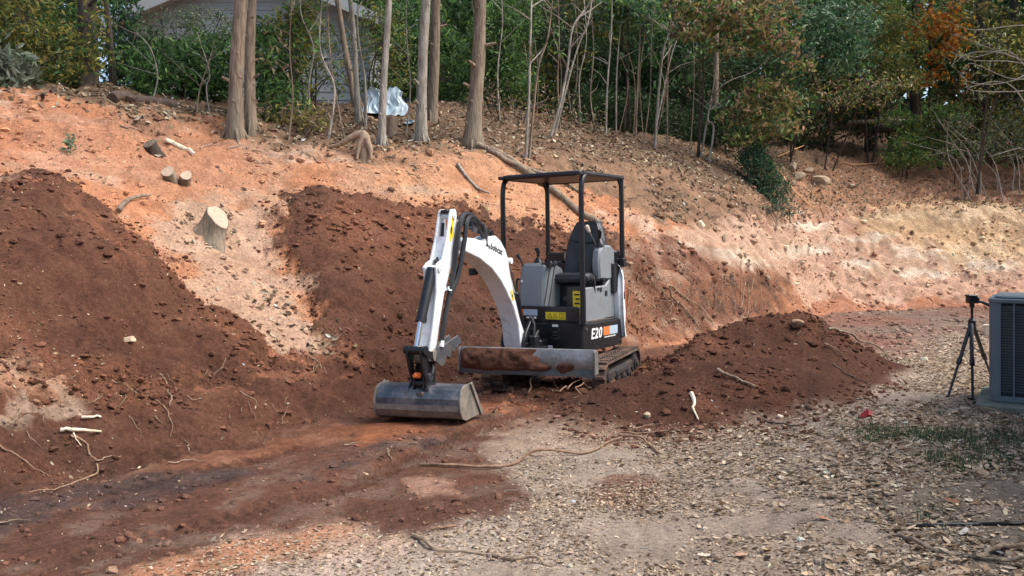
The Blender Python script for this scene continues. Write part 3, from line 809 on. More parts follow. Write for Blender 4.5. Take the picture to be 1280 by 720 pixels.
# --- seat base, seat
mb = MB(U); mb.prism([(-.10, .735), (-.06, 1.10), (.50, 1.12), (.50, .735)], -.14, .36, 'x', .02); sb = mb.build('seat_base', M['black'], exc)
mb = MB(U); mb.tube(smooth_path([(.0, -.075, .80), (.10, -.083, .79), (.20, -.075, .81), (.24, -.075, .9)], 10), .012, 6); mb.box(.02, .22, -.092, -.06, .92, .98, .01)
mb.build('pedal_linkage', M['steel'], sb)
st = MB(U)
st.prism([(-.17, 1.135), (-.185, 1.17), (-.17, 1.215), (-.10, 1.235), (.10, 1.215), (.28, 1.20), (.30, 1.12), (-.12, 1.11)], -.09, .37, 'x', .028)
seat = st.build('seat_cushion', M['seat'], exc)
# seat back: section swept upward, narrower at the top, with side bolsters
vs = []; fs = []; ns = 12; nzb = 10
for j in range(nzb + 1):
    v = j / nzb; z = 1.19 + .60 * v
    hw = .25 * (1 - .10 * v - .30 * max(0, v - .62) ** 1.3 / (.38 ** 1.3)) ; yc = .25 + .12 * v
    th = .055 - .02 * max(0, v - .6)
    if v > .93: hw *= .94
    ring = []
    for i in range(ns + 1):
        s = -1 + 2 * i / ns; bol = .045 * max(0, abs(s) - .55) / .45 * (1 - v * .5)
        ring.append((.115 + hw * s, yc - th - bol + (.05 * (abs(s) > .97)), z))
    for i in range(ns + 1):
        s = 1 - 2 * i / ns; ring.append((.115 + hw * s, yc + th * .8 - (.03 * (abs(s) > .97)), z))
    vs += ring
m_ = 2 * (ns + 1)
for j in range(nzb):
    for i in range(m_):
        k = (i + 1) % m_; fs.append([j * m_ + i, j * m_ + k, (j + 1) * m_ + k, (j + 1) * m_ + i])
fs.append(list(range(m_))[::-1]); fs.append([nzb * m_ + i for i in range(m_)])
mb = MB(U); mb._add(vs, fs); sbk = mb.build('seat_back', M['seat'], exc, 60)
mb = MB(U)
mb.tube(smooth_path([(-.055, .215, 1.60), (.02, .238, 1.565), (.14, .243, 1.555), (.26, .238, 1.565), (.335, .215, 1.60)], 14), .006, 6)
mb.tube(smooth_path([(-.03, .215, 1.56), (.02, .20, 1.42), (.06, .195, 1.24)], 8), .005, 6); mb.tube(smooth_path([(.31, .215, 1.56), (.26, .20, 1.42), (.22, .195, 1.24)], 8), .005, 6)
mb.build('piping', M['black'], sbk)
# --- consoles
mb = MB(U)
mb.prism([(-.425, .86), (-.41, 1.18), (-.37, 1.315), (-.30, 1.345), (-.16, 1.335), (.0, 1.28), (.10, 1.05), (.10, .86)], -.33, -.02, 'x', .025)
con = mb.build('front_console', M['grey'], exc)
mb = MB(U); mb.box(-.30, -.285, -.424, -.40, 1.14, 1.165, .002); mb.build('button', M['wlab'], con)
def joystick(x, y, z, parent, tip):
    mb = MB(U); mb.tube([(x, y, z), (x, y, z + .02), (x, y, z + .045), (x + .002, y, z + .075)], [.055, .05, .036, .016], 12); j = mb.build('joystick', M['black'], parent)
    mb = MB(U); mb.tube([(x + .002, y, z + .07), (x + .002, y - .002, z + .12), (x + tip * .01, y - .01, z + .16), (x + tip * .012, y - .014, z + .172)], [.014, .02, .024, .014], 10); mb.build('grip', M['black'], j)
joystick(-.20, -.22, 1.335, con, -1)
mb = MB(U); mb.tube(smooth_path([(-.30, -.36, 1.30), (-.325, -.37, 1.37), (-.35, -.37, 1.41)], 5), .010, 6); mb.tube([(-.34, -.37, 1.395), (-.37, -.372, 1.435)], .018, 8); mb.build('throttle_lever', M['black'], con)
mb = MB(U); mb.tube(smooth_path([(-.325, -.30, 1.16), (-.40, -.30, 1.17), (-.42, -.30, 1.17), (-.43, -.30, 1.15), (-.43, -.30, 1.02)], 8), .010, 6); mb.build('grab_handle', M['black'], con)
for xx in (.02, .075):
    mb = MB(U); mb.tube(smooth_path([(xx - .025, -.44, .895), (xx, -.41, 1.10), (xx + .03, -.39, 1.32)], 7), .007, 6)
    mb.tube([(xx + .03, -.39, 1.31), (xx + .045, -.39, 1.345), (xx + .03, -.39, 1.36)], .013, 6); mb.build('travel_lever', M['steel'], exc)
mb = MB(U); mb.box(.02, .14, -.37, -.30, 1.345, 1.36, .004); mb.box(-.10, .03, -.34, -.24, 1.30, 1.345, .01); mb.build('lever_guard', M['black'], exc)
mb = MB(U)
mb.prism([(.02, 1.16), (.0, 1.34), (.03, 1.47), (.10, 1.53), (.30, 1.52), (.42, 1.46), (.46, 1.30), (.44, 1.14)], .325, .425, 'x', .022)
lc = mb.build('side_console', M['grey'], exc)
mb = MB(U); mb.prism([(.02, 1.16), (.0, 1.3), (.06, 1.5), (.16, 1.5), (.26, 1.16)], .285, .323, 'x', .01); mb.build('console_side', M['black'], lc)
mb = MB(U); mb.tube(smooth_path([(.37, .06, 1.50), (.345, .03, 1.58), (.31, -.01, 1.68)], 6), .008, 6); lv = mb.build('safety_lever', M['steel'], lc)
mb = MB(U); mb.tube([(.316, -.003, 1.665), (.306, -.015, 1.69), (.297, -.025, 1.725), (.293, -.03, 1.742)], [.014, .022, .026, .014], 10); mb.build('lever_knob', M['cream'], lv)
joystick(.385, .10, 1.52, lc, 1)
# clutter of valves under the side console
vv = MB(U); r5 = random.Random(5)
for k in range(16):
    x = r5.uniform(.30, .42); y = r5.uniform(-.12, .22); z = r5.uniform(1.0, 1.16); a = r5.uniform(.015, .035); vv.box(x - a, x + a, y - a, y + a, z - a, z + a, .006)
vv.build('valve_block', M['black'], exc)
vv = MB(U)
for k in range(5): vv.tube(smooth_path([(.33 + .02 * k, -.08, 1.02), (.34 + .02 * k, -.12, 1.10 + .02 * k), (.37, .0, 1.15), (.40, .12, 1.14)], 8), .009, 6)
vv.build('hose', M['hose'], exc)
for k in range(4):
    mb = MB(U); x = .35 + .03 * (k % 2); z = 1.03 + .05 * (k // 2); mb.cyl((x, -.13, z), (x, -.155, z), .012, 8); mb.build('fitting', M['chrome'], exc)
# --- grey side panel below the seat with yellow label, sweeping up into the rear
mb = MB(U); mb.prism([(-.30, .735), (-.30, 1.08), (.17, 1.09), (.27, 1.16), (.36, 1.30), (.46, 1.34), (.50, 1.2), (.50, .735)], .36, .415, 'x', .012)
sp_ = mb.build('side_panel', M['grey'], exc)
mb = MB(U); mb.prism([(-.315, .735), (-.315, 1.085), (-.29, 1.09), (-.28, .735)], .20, .41, 'x', .008); mb.build('panel_front', M['black'], sp_)
mb = MB(U); mb.box(.275, .385, -.3205, -.3155, .80, 1.05, .001); y2 = mb.build('warning_label', M['yellow'], sp_)
mb = MB(U)
for k in range(5): mb.box(.295 + .012 * (k % 2), .355, -.3225, -.320, .82 + .046 * k, .838 + .046 * k, .0005)
mb.build('warning_symbol', M['ink'], y2)
# --- rear counterweight
def cw_out(off):
    P = []
    x1, yb, r = .50 + off, .665 + off, .30
    P.append((x1 - .05, .36)); P.append((x1 - .005, .40))
    for i in range(9):
        a = R(90 * i / 8); P.append((x1 - r + r * math.cos(a), yb - r + r * math.sin(a)))
    for i in range(9):
        a = R(90 + 90 * i / 8); P.append((-x1 + r + r * math.cos(a), yb - r + r * math.sin(a)))
    P.append((-x1 + .005, .40)); P.append((-x1 + .05, .36))
    return P
levels = [(.50, -.03), (.515, .0), (.75, .012), (1.0, .014), (1.18, .0), (1.28, -.03), (1.335, -.075), (1.35, -.12)]
vs = []; fs = []
for z, off in levels:
    for k, p in enumerate(cw_out(off)):
        y = p[1]
        if p[1] < .41 and z > 1.0: y += (z - 1.0) * .25
        if p[1] < .41 and z < .8: y += (.8 - z) * .3
        vs.append((p[0], y, z))
n = len(cw_out(0))
for j in range(len(levels) - 1):
    for i in range(n): fs.append([j * n + i, j * n + (i + 1) % n, (j + 1) * n + (i + 1) % n, (j + 1) * n + i])
fs.append(list(range(n))[::-1]); fs.append([(len(levels) - 1) * n + i for i in range(n)])
mb = MB(U); mb._add(vs, fs); cwt = mb.build('counterweight', M['white'], exc, 40)
# red emblem wrapped on the rear corner
vs = []; fs = []; oo = cw_out(.0175)
pts2 = [Vector(p) for p in oo[2:11]]
prof_e = [(.70, .05), (.76, .22), (.84, .42), (.92, .60), (1.0, .72), (1.06, .66), (1.10, .5), (1.13, .32)]
def along(t):
    t = max(0, min(.9999, t)) * (len(pts2) - 1); k = int(t); return pts2[k].lerp(pts2[k + 1], t - k)
for z, w in prof_e:
    for q in range(5):
        t = .36 * (1 - w) + (.36 * w + .05) * q / 4; p = along(t); vs.append((p.x, p.y - .0, z))
for j in range(len(prof_e) - 1):
    for q in range(4): fs.append([j * 5 + q, j * 5 + q + 1, (j + 1) * 5 + q + 1, (j + 1) * 5 + q])
mb = MB(U); mb._add(vs, fs); em = mb.build('emblem', M['red'], cwt, 60)
mb = MB(U); mb.box(.5135, .5165, .405, .422, .93, 1.01, .0008); mb.build('latch', M['ink'], cwt)
# rear hood between posts, black
mb = MB(U); mb.prism(rr_out(-.45, .45, .28, .58, .03, .12), 1.0, 1.33, 'z', .012); mb.box(-.43, -.12, .36, .46, 1.33, 1.45, .015); mb.box(.36, .45, .36, .46, 1.33, 1.46, .015)
hood = mb.build('rear_hood', M['black'], exc)
mb = MB(U); mb.box(-.20, -.145, .352, .359, 1.36, 1.44, .001); mb.box(-.20, -.145, .3505, .3585, 1.40, 1.44, .001); mb.build('warning_label', M['cream'], hood)
mb = MB(U); mb.box(-.46, -.36, -.2, .36, .735, 1.02, .02); mb.build('tank_cover', M['grey'], exc)

# --- canopy
can = MB(U)
can.prism(rr_out(-.49, .49, -.50, .50, .06, .05), 2.245, 2.285, 'z', .012)
can.tube([(-.48, -.45, 2.262), (-.48, .48, 2.262)], .026, 8); can.tube([(.48, -.45, 2.262), (.48, .48, 2.262)], .026, 8)
can.tube([(-.42, -.49, 2.262), (.42, -.49, 2.262)], .026, 8); can.tube([(-.46, .48, 2.262), (.46, .48, 2.262)], .026, 8)
can.prism([(-.40, 2.28), (-.38, 2.30), (.38, 2.30), (.40, 2.28)], -.38, .38, 'x', .008)
canopy = can.build('canopy', M['black'], exc)
for sx in (-1, 1):
    mb = MB(U); mb.tube(smooth_path([(sx * .478, -.475, .72), (sx * .478, -.475, 1.9), (sx * .478, -.47, 2.10), (sx * .477, -.44, 2.21), (sx * .476, -.36, 2.262), (sx * .476, -.25, 2.262)], 26), .028, 10)
    mb.box(sx * .478 - .045, sx * .478 + .045, -.50, -.43, .715, .73, .003); mb.build('post', M['black'], canopy)
    mb = MB(U); mb.tube([(sx * .475, .46, 1.28), (sx * .475, .46, 2.25)], .027, 10); mb.tube([(sx * .475, .45, 2.16), (sx * .475, .38, 2.25)], .018, 6); mb.box(sx * .475 - .035, sx * .475 + .035, .42, .50, 1.28, 1.38, .01); mb.build('post', M['black'], canopy)
    mb = MB(U); mb.box(sx * .47 - .03, sx * .47 + .03, -.53, -.44, 2.24, 2.275, .006); mb.build('corner_bracket', M['black'], canopy)

# --- swing bracket and boom (x across, y = -distance out, z up)
def D(d, z, x=0.0): return (x, -d, z)
mb = MB(U); mb.box(-.22, .06, -.62, -.44, .43, .56, .02); mb.cyl((-.08, -.66, .42), (-.08, -.66, .60), .075, 16)
mb.build('swing_mount', M['black'], exc)
mb = MB(B0)
for sx in (-1, 1): mb.prism([(.20, .40), (.20, .58), (.12, .78), (-.02, .66), (-.08, .56), (-.08, .42)], sx * .105, sx * .135, 'x', .006)
mb.box(-.13, .13, .03, .20, .40, .50, .01); mb.cyl((-.15, 0, .52), (.15, 0, .52), .035, 14); mb.cyl((-.15, .14, .66), (.15, .14, .66), .025, 12)
brk = mb.build('swing_bracket', M['black'], exc)
mb = MB(B0); mb.box(.14, .23, .0, .11, .36, .62, .015); mb.tube(smooth_path([(.18, .06, .62), (.17, .10, .72), (.12, .12, .80)], 6), .016, 6); mb.tube(smooth_path([(.20, .02, .60), (.21, .10, .66), (.16, .2, .62)], 6), .016, 6); mb.tube([(.16, .0, .50), (.34, .05, .50)], .014, 6)
mb.build('swing_hose', M['hose'], brk)
boom_pts = [(-.075, .52), (-.045, .475), (.045, .475), (.085, .53), (.124, .74), (.24, .93), (.40, 1.10), (.52, 1.205), (.70, 1.32), (.95, 1.42), (1.22, 1.485), (1.30, 1.52), (1.31, 1.58), (1.26, 1.615), (1.02, 1.60), (.88, 1.575), (.76, 1.595), (.66, 1.625), (.60, 1.63), (.50, 1.585), (.40, 1.50), (.335, 1.40), (.29, 1.22), (.20, 1.02), (.085, .80), (-.01, .66)]
bp = [(-d, z) for d, z in boom_pts]
mb = MB(B0); mb.prism(bp, -.095, .095, 'x', .008)
mb.cyl((-.10, -.30, 1.385), (.115, -.30, 1.385), .03, 14); mb.cyl((-.09, -.60, 1.585), (.09, -.60, 1.585), .032, 12); mb.cyl((-.095, -1.26, 1.55), (.095, -1.26, 1.55), .042, 14)
boom = mb.build('boom', M['white'], exc)
# unused outline: grey plate meant to imitate shade under the white boom
mb = MB(B0); U0 = [(.122, .72), (.24, .905), (.40, 1.075), (.52, 1.18), (.70, 1.295), (.95, 1.395), (1.15, 1.44)]
vs = []; fs = []
for d, z in U0: vs += [(-.066, -d - .006, z - .004 + .012), (.066, -d - .006, z - .004 + .012)]
for i in range(len(U0) - 1): fs.append([2 * i, 2 * i + 1, 2 * i + 3, 2 * i + 2])
BSIDE = B0 @ T(.0955, 0, 0) @ RZ(90) @ RX(90)
tx = math.degrees(math.atan2(1.60 - 1.44, .45))
text_mesh('lettering', 'bobcat', .085, M['ink'], boom, BSIDE @ T(-.60, 1.50, .001) @ RZ(-14), 0, .002, .0015, 1.0)
mb = MB(B0 @ T(.0965, -.775, 1.535) @ RX(14)); mb.box(-.002, .002, -.03, -.002, -.004, .028, .0005); mb.box(-.002, .002, .004, .028, -.03, .0, .0005); mb.build('boom_logo', M['ink'], boom)
mb = MB(B0); mb.prism([(-.27, 1.10), (-.215, 1.0), (-.255, .985), (-.31, 1.085)], .0945, .0985, 'x', .0008); mb.build('warning_label', M['yellow'], boom)
mb = MB(B0); mb.prism([(-.265, 1.055), (-.245, 1.02), (-.26, 1.015), (-.278, 1.05)], .0982, .0995, 'x', .0004); mb.build('warning_symbol', M['ink'], boom)
# work light under the boom
mb = MB(B0); mb.box(-.16, -.098, -.70, -.60, 1.255, 1.325, .012); mb.build('work_light', M['black'], boom)
# lift cylinder behind the boom
mb = MB(B0); mb.cyl(D(-.14, .66), D(-.02, 1.05), .042, 14); lc_ = mb.build('lift_cylinder', M['black'], exc)
mb = MB(B0); mb.cyl(D(-.02, 1.05), D(.17, 1.36), .024, 12); mb.build('rod', M['chrome'], lc_)
# crowd cylinder on top of the boom
mb = MB(B0); mb.cyl(D(.60, 1.655), D(.98, 1.745), .045, 16); mb.cyl(D(.96, 1.74), D(1.01, 1.752), .05, 16); mb.cyl((-.06, -.60, 1.65), (.06, -.60, 1.65), .03, 12)
cc = mb.build('crowd_cylinder', M['black'], exc)
mb = MB(B0); mb.cyl(D(1.0, 1.75), D(1.33, 1.80), .024, 12); mb.build('rod', M['chrome'], cc)
mb = MB(B0); mb.tube(smooth_path([D(.66, 1.70, .03), D(.82, 1.755, .04), D(.98, 1.79, .03)], 8), .011, 6); mb.build('pipe', M['steel'], cc)
mb = MB(B0); mb.box(.045, .075, -1.02, -.94, 1.66, 1.80, .008); mb.tube(smooth_path([D(.84, 1.74, .085), D(.82, 1.66, .095), D(.80, 1.56, .09), D(.86, 1.52, .08)], 9), .012, 6); mb.build('pipe_clamp', M['steel'], cc)
# arm
arm_pts = [(1.325, 1.83), (1.345, 1.862), (1.41, 1.858), (1.435, 1.825), (1.50, 1.62), (1.59, 1.42), (1.665, 1.395), (1.70, 1.36), (1.695, 1.30), (1.70, 1.15), (1.77, .86), (1.845, .64), (1.83, .585), (1.775, .575), (1.735, .62), (1.66, .88), (1.57, 1.13), (1.45, 1.34), (1.30, 1.46), (1.225, 1.51), (1.215, 1.59), (1.275, 1.63), (1.325, 1.70)]
ap = [(-d, z) for d, z in arm_pts]
mb = MB(B0)
for sx in (-1, 1): mb.prism(ap, sx * .043, sx * .066, 'x', .005)
arm = mb.build('arm', M['white'], exc)
mb = MB(B0); low = [(1.575, 1.32), (1.66, 1.30), (1.685, 1.15), (1.757, .86), (1.828, .645), (1.81, .60), (1.755, .63), (1.675, .89), (1.585, 1.14)]
mb.prism([(-d, z) for d, z in low], -.0435, .0435, 'x', .003)
mb.build('arm_web', M['white'], arm); mb = MB(B0); mb.prism([(-1.5, 1.62), (-1.56, 1.42), (-1.54, 1.41), (-1.47, 1.6)], -.043, .043, 'x', .003)
mb.build('arm_web', M['white'], arm)
for d, z in ((1.385, 1.80), (1.655, 1.345), (1.79, .625)):
    mb = MB(B0); mb.cyl((-.080, -d, z), (.080, -d, z), .030, 12); mb.cyl((-.086, -d, z), (.086, -d, z), .015, 8); mb.build('pin', M['white'], arm)
mb = MB(B0); mb.box(-.04, .04, -1.44, -1.385, 1.822, 1.855, .01); mb.build('top_cap', M['black'], arm)
mb = MB(B0); mb.prism([(-1.415, 1.79), (-1.462, 1.64), (-1.455, 1.57), (-1.40, 1.62), (-1.385, 1.76)], .0655, .069, 'x', .0008); al = mb.build('warning_label', M['yellow'], arm)
mb = MB(B0); mb.prism([(-1.435, 1.72), (-1.452, 1.66), (-1.435, 1.63), (-1.415, 1.69)], .0688, .0702, 'x', .0004); mb.build('warning_symbol', M['ink'], al)
# bucket cylinder in front of the arm
mb = MB(B0); mb.cyl(D(1.665, 1.345), D(1.855, .93), .044, 16); mb.cyl(D(1.848, .945), D(1.862, .91), .05, 16); bc = mb.build('bucket_cylinder', M['black'], exc)
mb = MB(B0); mb.cyl(D(1.86, .92), D(1.945, .685), .024, 12); mb.build('rod', M['chrome'], bc)
# hoses from boom to arm
hs = [
    ([D(.70, 1.64, .05), D(1.05, 1.80, .085), D(1.28, 1.80, .10), D(1.38, 1.62, .105), D(1.44, 1.36, .10), D(1.52, 1.16, .095)], .023),
    ([D(.72, 1.62, .03), D(1.06, 1.78, .10), D(1.24, 1.76, .125), D(1.32, 1.55, .13), D(1.42, 1.28, .12), D(1.53, 1.12, .10)], .023),
    ([D(1.22, 1.74, .09), D(1.33, 1.70, .095), D(1.40, 1.45, .09), D(1.50, 1.18, .088), D(1.62, .92, .085), D(1.69, .74, .09)], .017),
    ([D(1.53, 1.12, .10), D(1.60, .98, .10), D(1.66, .84, .105), D(1.70, .72, .10)], .017),
    ([D(1.42, 1.74, -.02), D(1.46, 1.58, -.015), D(1.52, 1.46, -.01), D(1.60, 1.40, .0)], .014),
]
for pts, r_ in hs:
    mb = MB(B0); mb.tube(smooth_path(pts, 24), r_, 8); mb.build('hose', M['hose'], arm)
mb = MB(B0); mb.tube([D(1.50, 1.165, .06), D(1.512, 1.135, .07)], .052, 12); mb.build('hose_strap', M['chrome'], arm)
mb = MB(B0); mb.cyl(D(1.69, .74, .105), D(1.705, .69, .105), .02, 8); mb.build('hose_fitting', M['wlab'], arm)

# coupler, links, thumb
mb = MB(B0)
for sx in (-1, 1):
    mb.prism([(-1.90, .70), (-1.975, .72), (-1.99, .66), (-1.95, .52), (-1.90, .40), (-1.85, .40), (-1.88, .52)], sx * .055, sx * .075, 'x', .004)
    mb.prism([(-1.76, .66), (-1.82, .66), (-1.96, .70), (-1.96, .655), (-1.83, .59), (-1.77, .58)], sx * .079, sx * .092, 'x', .004)
mb.cyl((-.10, -1.945, .685), (.10, -1.945, .685), .038, 14)
mb.build('bucket_link', M['black'], exc)
mb = MB(B0)
for sx in (-1, 1): mb.prism([(-1.76, .64), (-1.84, .62), (-1.91, .46), (-1.92, .37), (-1.86, .30), (-1.76, .31), (-1.72, .40), (-1.73, .56)], sx * .04, sx * .054, 'x', .004)
mb.box(-.045, .045, -1.88, -1.77, .33, .44, .02); mb.cyl((-.07, -1.88, .405), (.07, -1.88, .405), .03, 12); mb.cyl((-.07, -1.77, .36), (.07, -1.77, .36), .03, 12)
cp = mb.build('quick_coupler', M['black'], exc)
mb = MB(B0); mb.box(-.035, .03, -1.945, -1.90, .455, .50, .012); mb.cyl((.0, -1.95, .48), (.0, -1.98, .48), .016, 8); mb.build('coupler_valve', M['orange'], cp)
mb = MB(B0); mb.box(-.02, .05, -1.93, -1.87, .27, .34, .01); mb.cyl((.06, -1.86, .46), (.09, -1.86, .46), .03, 10); mb.cyl((.055, -1.87, .36), (.085, -1.87, .36), .028, 10); mb.build('coupler_pin', M['steel'], cp)
mb = MB(B0); mb.tube(smooth_path([(.06, -1.78, .56), (.10, -1.84, .50), (.08, -1.89, .44)], 7), .013, 6); mb.build('coupler_hose', M['hose'], cp)
mb = MB(B0)
for sx in (-1, 1):
    mb.prism([(-1.80, .58), (-1.77, .70), (-1.66, .70), (-1.40, .76), (-1.345, .72), (-1.36, .665), (-1.39, .68), (-1.42, .64), (-1.45, .66), (-1.48, .615), (-1.51, .635), (-1.55, .58), (-1.60, .60), (-1.66, .53), (-1.72, .53)], sx * .035 + .05, sx * .052 + .05, 'x', .004)
mb.prism([(-1.70, .66), (-1.42, .715), (-1.40, .69), (-1.68, .60)], .018, .082, 'x', .004)
mb.build('thumb', M['steel'], exc)
mb = MB(B0); mb.cyl((-.05, -1.845, .62), (.05, -1.845, .62), .055, 14); mb.cyl((-.094, -1.79, .625), (.1, -1.79, .625), .045, 14); mb.build('arm_tip_boss', M['dusty'], exc)
# bucket
KB = B0 @ T(-.03, .12, 0) @ T(0, -1.87, .25) @ RZ(8) @ Matrix.Diagonal((.98, .90, .95, 1)) @ T(0, 1.87, -.25)
W2 = .378
out = [(1.80, .385), (1.985, .385), (2.035, .362), (2.085, .29), (2.085, .20), (2.04, .135), (1.95, .105), (1.62, .098)]
inn = [(1.62, .112), (1.945, .12), (2.025, .148), (2.065, .205), (2.065, .285), (2.02, .35), (1.98, .371), (1.80, .371)]
mb = MB(KB)
mb.prism([(-d, z) for d, z in out + inn], -W2, W2, 'x', .002)
bk = mb.build('bucket', M['bucket'], exc, 28)
mb = MB(KB); mb.prism([(-d, z) for d, z in ((2.092, .235), (2.092, .19), (2.046, .127), (1.955, .097), (1.75, .092), (1.75, .099), (1.95, .104), (2.04, .134), (2.086, .195), (2.086, .235))], -W2 + .004, W2 - .004, 'x', .001); mb.build('wear_plate', M['dusty'], bk)
for sx in (-1, 1):
    mb = MB(KB); mb.prism([(-d, z) for d, z in ((1.79, .397), (1.985, .397), (2.045, .372), (2.10, .29), (2.10, .195), (2.05, .122), (1.955, .09), (1.60, .085), (1.56, .10))], sx * W2, sx * (W2 + .018), 'x', .003); mb.build('side_plate', M['dusty'], bk)
    mb = MB(KB); mb.prism([(-1.82, .41), (-1.55, .13), (-1.52, .085), (-1.58, .085), (-1.86, .395)], sx * (W2 + .018), sx * (W2 + .034), 'x', .003); mb.build('side_cutter', M['dusty'], bk)
mb = MB(KB); mb.box(-W2 - .01, W2 + .01, -1.63, -1.53, .082, .098, .003); mb.build('cutting_edge', M['steel'], bk)
mb = MB(KB)
for sx in (-1, 1): mb.prism([(-1.74, .44), (-1.70, .34), (-1.80, .39), (-2.0, .39), (-2.06, .30), (-2.075, .25), (-2.07, .34), (-1.99, .42), (-1.92, .46), (-1.84, .47)], sx * .06 - .03, sx * .076 - .03, 'x', .003)
mb.build('hanger', M['bucket'], bk)

# ------------------------------------------------------------------ AIR CONDITIONER, TRIPOD and the bits near them
ac_x, ac_y = (1237 - 640) / F * 7.2, 7.2
ac_g = gz(ac_x + .3, ac_y + .2)
AZ0 = zz(501, 7.2)
ac = thing('condenser_unit', 'blue grey louvred air conditioner condenser standing on a mossy concrete pad', 'air conditioner', (ac_x, ac_y, AZ0), rot=(0, 0, R(-31)))
AW, AH = .84, .845
mb = MB(); mb.prism(rr_out(.02, AW - .02, .02, AW - .02, .04, .04), .02, AH - .05, 'z', .004); mb.build('coil_core', M['acdark'], ac)
mb = MB(); mb.prism(rr_out(-.012, AW + .012, -.012, AW + .012, .07, .07), AH - .045, AH - .008, 'z', .008); mb.prism(rr_out(.03, AW - .03, .03, AW - .03, .08, .08), AH - .01, AH + .012, 'z', .01)
lid = mb.build('lid', M['ac'], ac)
mb = MB(); mb.prism(rr_out(-.005, AW + .005, -.005, AW + .005, .06, .06), -.002, .045, 'z', .005); mb.build('base_tray', M['ac'], ac)
for cx, cy, q in ((.035, .035, 0), (AW - .035, .035, 1), (AW - .035, AW - .035, 2), (.035, AW - .035, 3)):
    mb = MB(T(cx, cy, 0) @ RZ(90 * q)); P = [(.045, -.035)]
    P = [(.04, -.036), (.04, -.02)]
    for i in range(7):
        a = R(-90 - 90 * i / 6); P.append((-.005 + .018 * math.cos(a), -.005 + .018 * math.sin(a)))
    P += [(-.02, .04), (-.036, .04)]
    for i in range(7):
        a = R(180 + 90 * i / 6); P.append((-.0 + .036 * math.cos(a), -.0 + .036 * math.sin(a)))
    mb.prism(P, .045, AH - .045, 'z', .002); mb.build('corner_post', M['ac'], ac)
for face in range(2):                                   # the two faces a viewer could see: front and left
    FM = I4 if face == 0 else T(0, AW, 0) @ RZ(-90)
    nrow = 32
    proto = None
    for r_ in range(nrow):
        z = .07 + (AH - .14) * (r_ + .5) / nrow
        mb = MB(FM); mb.prism([(.0, z + .012), (.003, z + .013), (.018, z - .003), (.015, z - .005)], .075, AW - .075, 'x', .0008)
        mb.build('louvre', M['ac'], ac)
    for k in range(8):
        x = .075 + (AW - .15) * k / 7
        mb = MB(FM); mb.box(x - .007, x + .007, -.006, .012, .045, AH - .045, .003); mb.build('rib', M['ac'], ac)
pad = MB(T(ac_x, ac_y, 0) @ RZ(-31)); pad.prism(rr_out(-.10, AW + .15, -.14, AW + .12, .10, .10), AZ0 - .085, AZ0 - .004, 'z', .02)
po = pad.build('concrete_pad', M['pad']); tag(po, 'low mossy concrete pad under the air conditioner at right edge', 'pad')

TY = 8.05
tb = gpt(1215, TY)
tri = thing('camera_tripod', 'black camera tripod with pan handle standing on leaves beside the air conditioner', 'tripod', tuple(tb))
hz = zz(373, TY) - tb.z; jz = zz(405, TY) - tb.z; mz = zz(444, TY) - tb.z
mb = MB(); mb.cyl((0, 0, jz - .22), (0, 0, hz - .02), .012, 10); mb.build('centre_column', M['black'], tri)
mb = MB(); mb.cyl((0, 0, jz - .03), (0, 0, jz + .03), .034, 12); mb.ball((0, 0, jz + .02), .036, seg=10); mb.build('shoulder', M['black'], tri)
mb = MB(); mb.box(-.045, .055, -.035, .035, hz - .045, hz + .02, .008); mb.box(-.05, .04, -.04, .04, hz + .018, hz + .034, .005); mb.cyl((0, 0, hz - .08), (0, 0, hz - .04), .022, 10); hd = mb.build('pan_head', M['black'], tri)
mb = MB(); mb.tube([(.03, 0, hz - .02), (.07, -.02, hz - .03), (.14, -.05, hz - .06)], [.008, .012, .017], 8); mb.build('pan_handle', M['black'], hd)
for fx, fy in ((1185, 7.75), (1216, 7.6), (1243, 8.5)):
    foot = gpt(fx, fy) - tb
    top = Vector((.02 * (1 if foot.x > .05 else (-1 if foot.x < -.05 else 0)), foot.y * .06, jz))
    m1 = top.lerp(foot, .52)
    mb = MB(); mb.tube([top, m1], [.019, .017], 8); mb.tube([m1, foot], [.012, .011], 8); lg = mb.build('leg', M['black'], tri)
    mb = MB(); mb.tube([top.lerp(foot, .48), top.lerp(foot, .55)], .023, 8); mb.build('leg_lock', M['black'], lg)
    mb = MB(); mb.ball(foot, .022, seg=8); mb.build('rubber_foot', M['rubber'], lg)
    mb = MB(); mb.tube([top.lerp(foot, .5), Vector((0, 0, jz - .20))], .006, 5); mb.build('brace', M['black'], tri)
bx0 = pix(1236, 419)
mb = MB(T(bx0.x, bx0.y, bx0.z) @ RZ(-20)); mb.box(-.07, .10, -.08, .08, -.01, .15, .01); mb.prism([(-.08, .15), (-.06, .165), (.09, .165), (.11, .15)], -.085, .085, 'y', .003)
wb_ = mb.build('storage_box', M['cream']); tag(wb_, 'small cream box lying on the far floor behind the tripod', 'box')

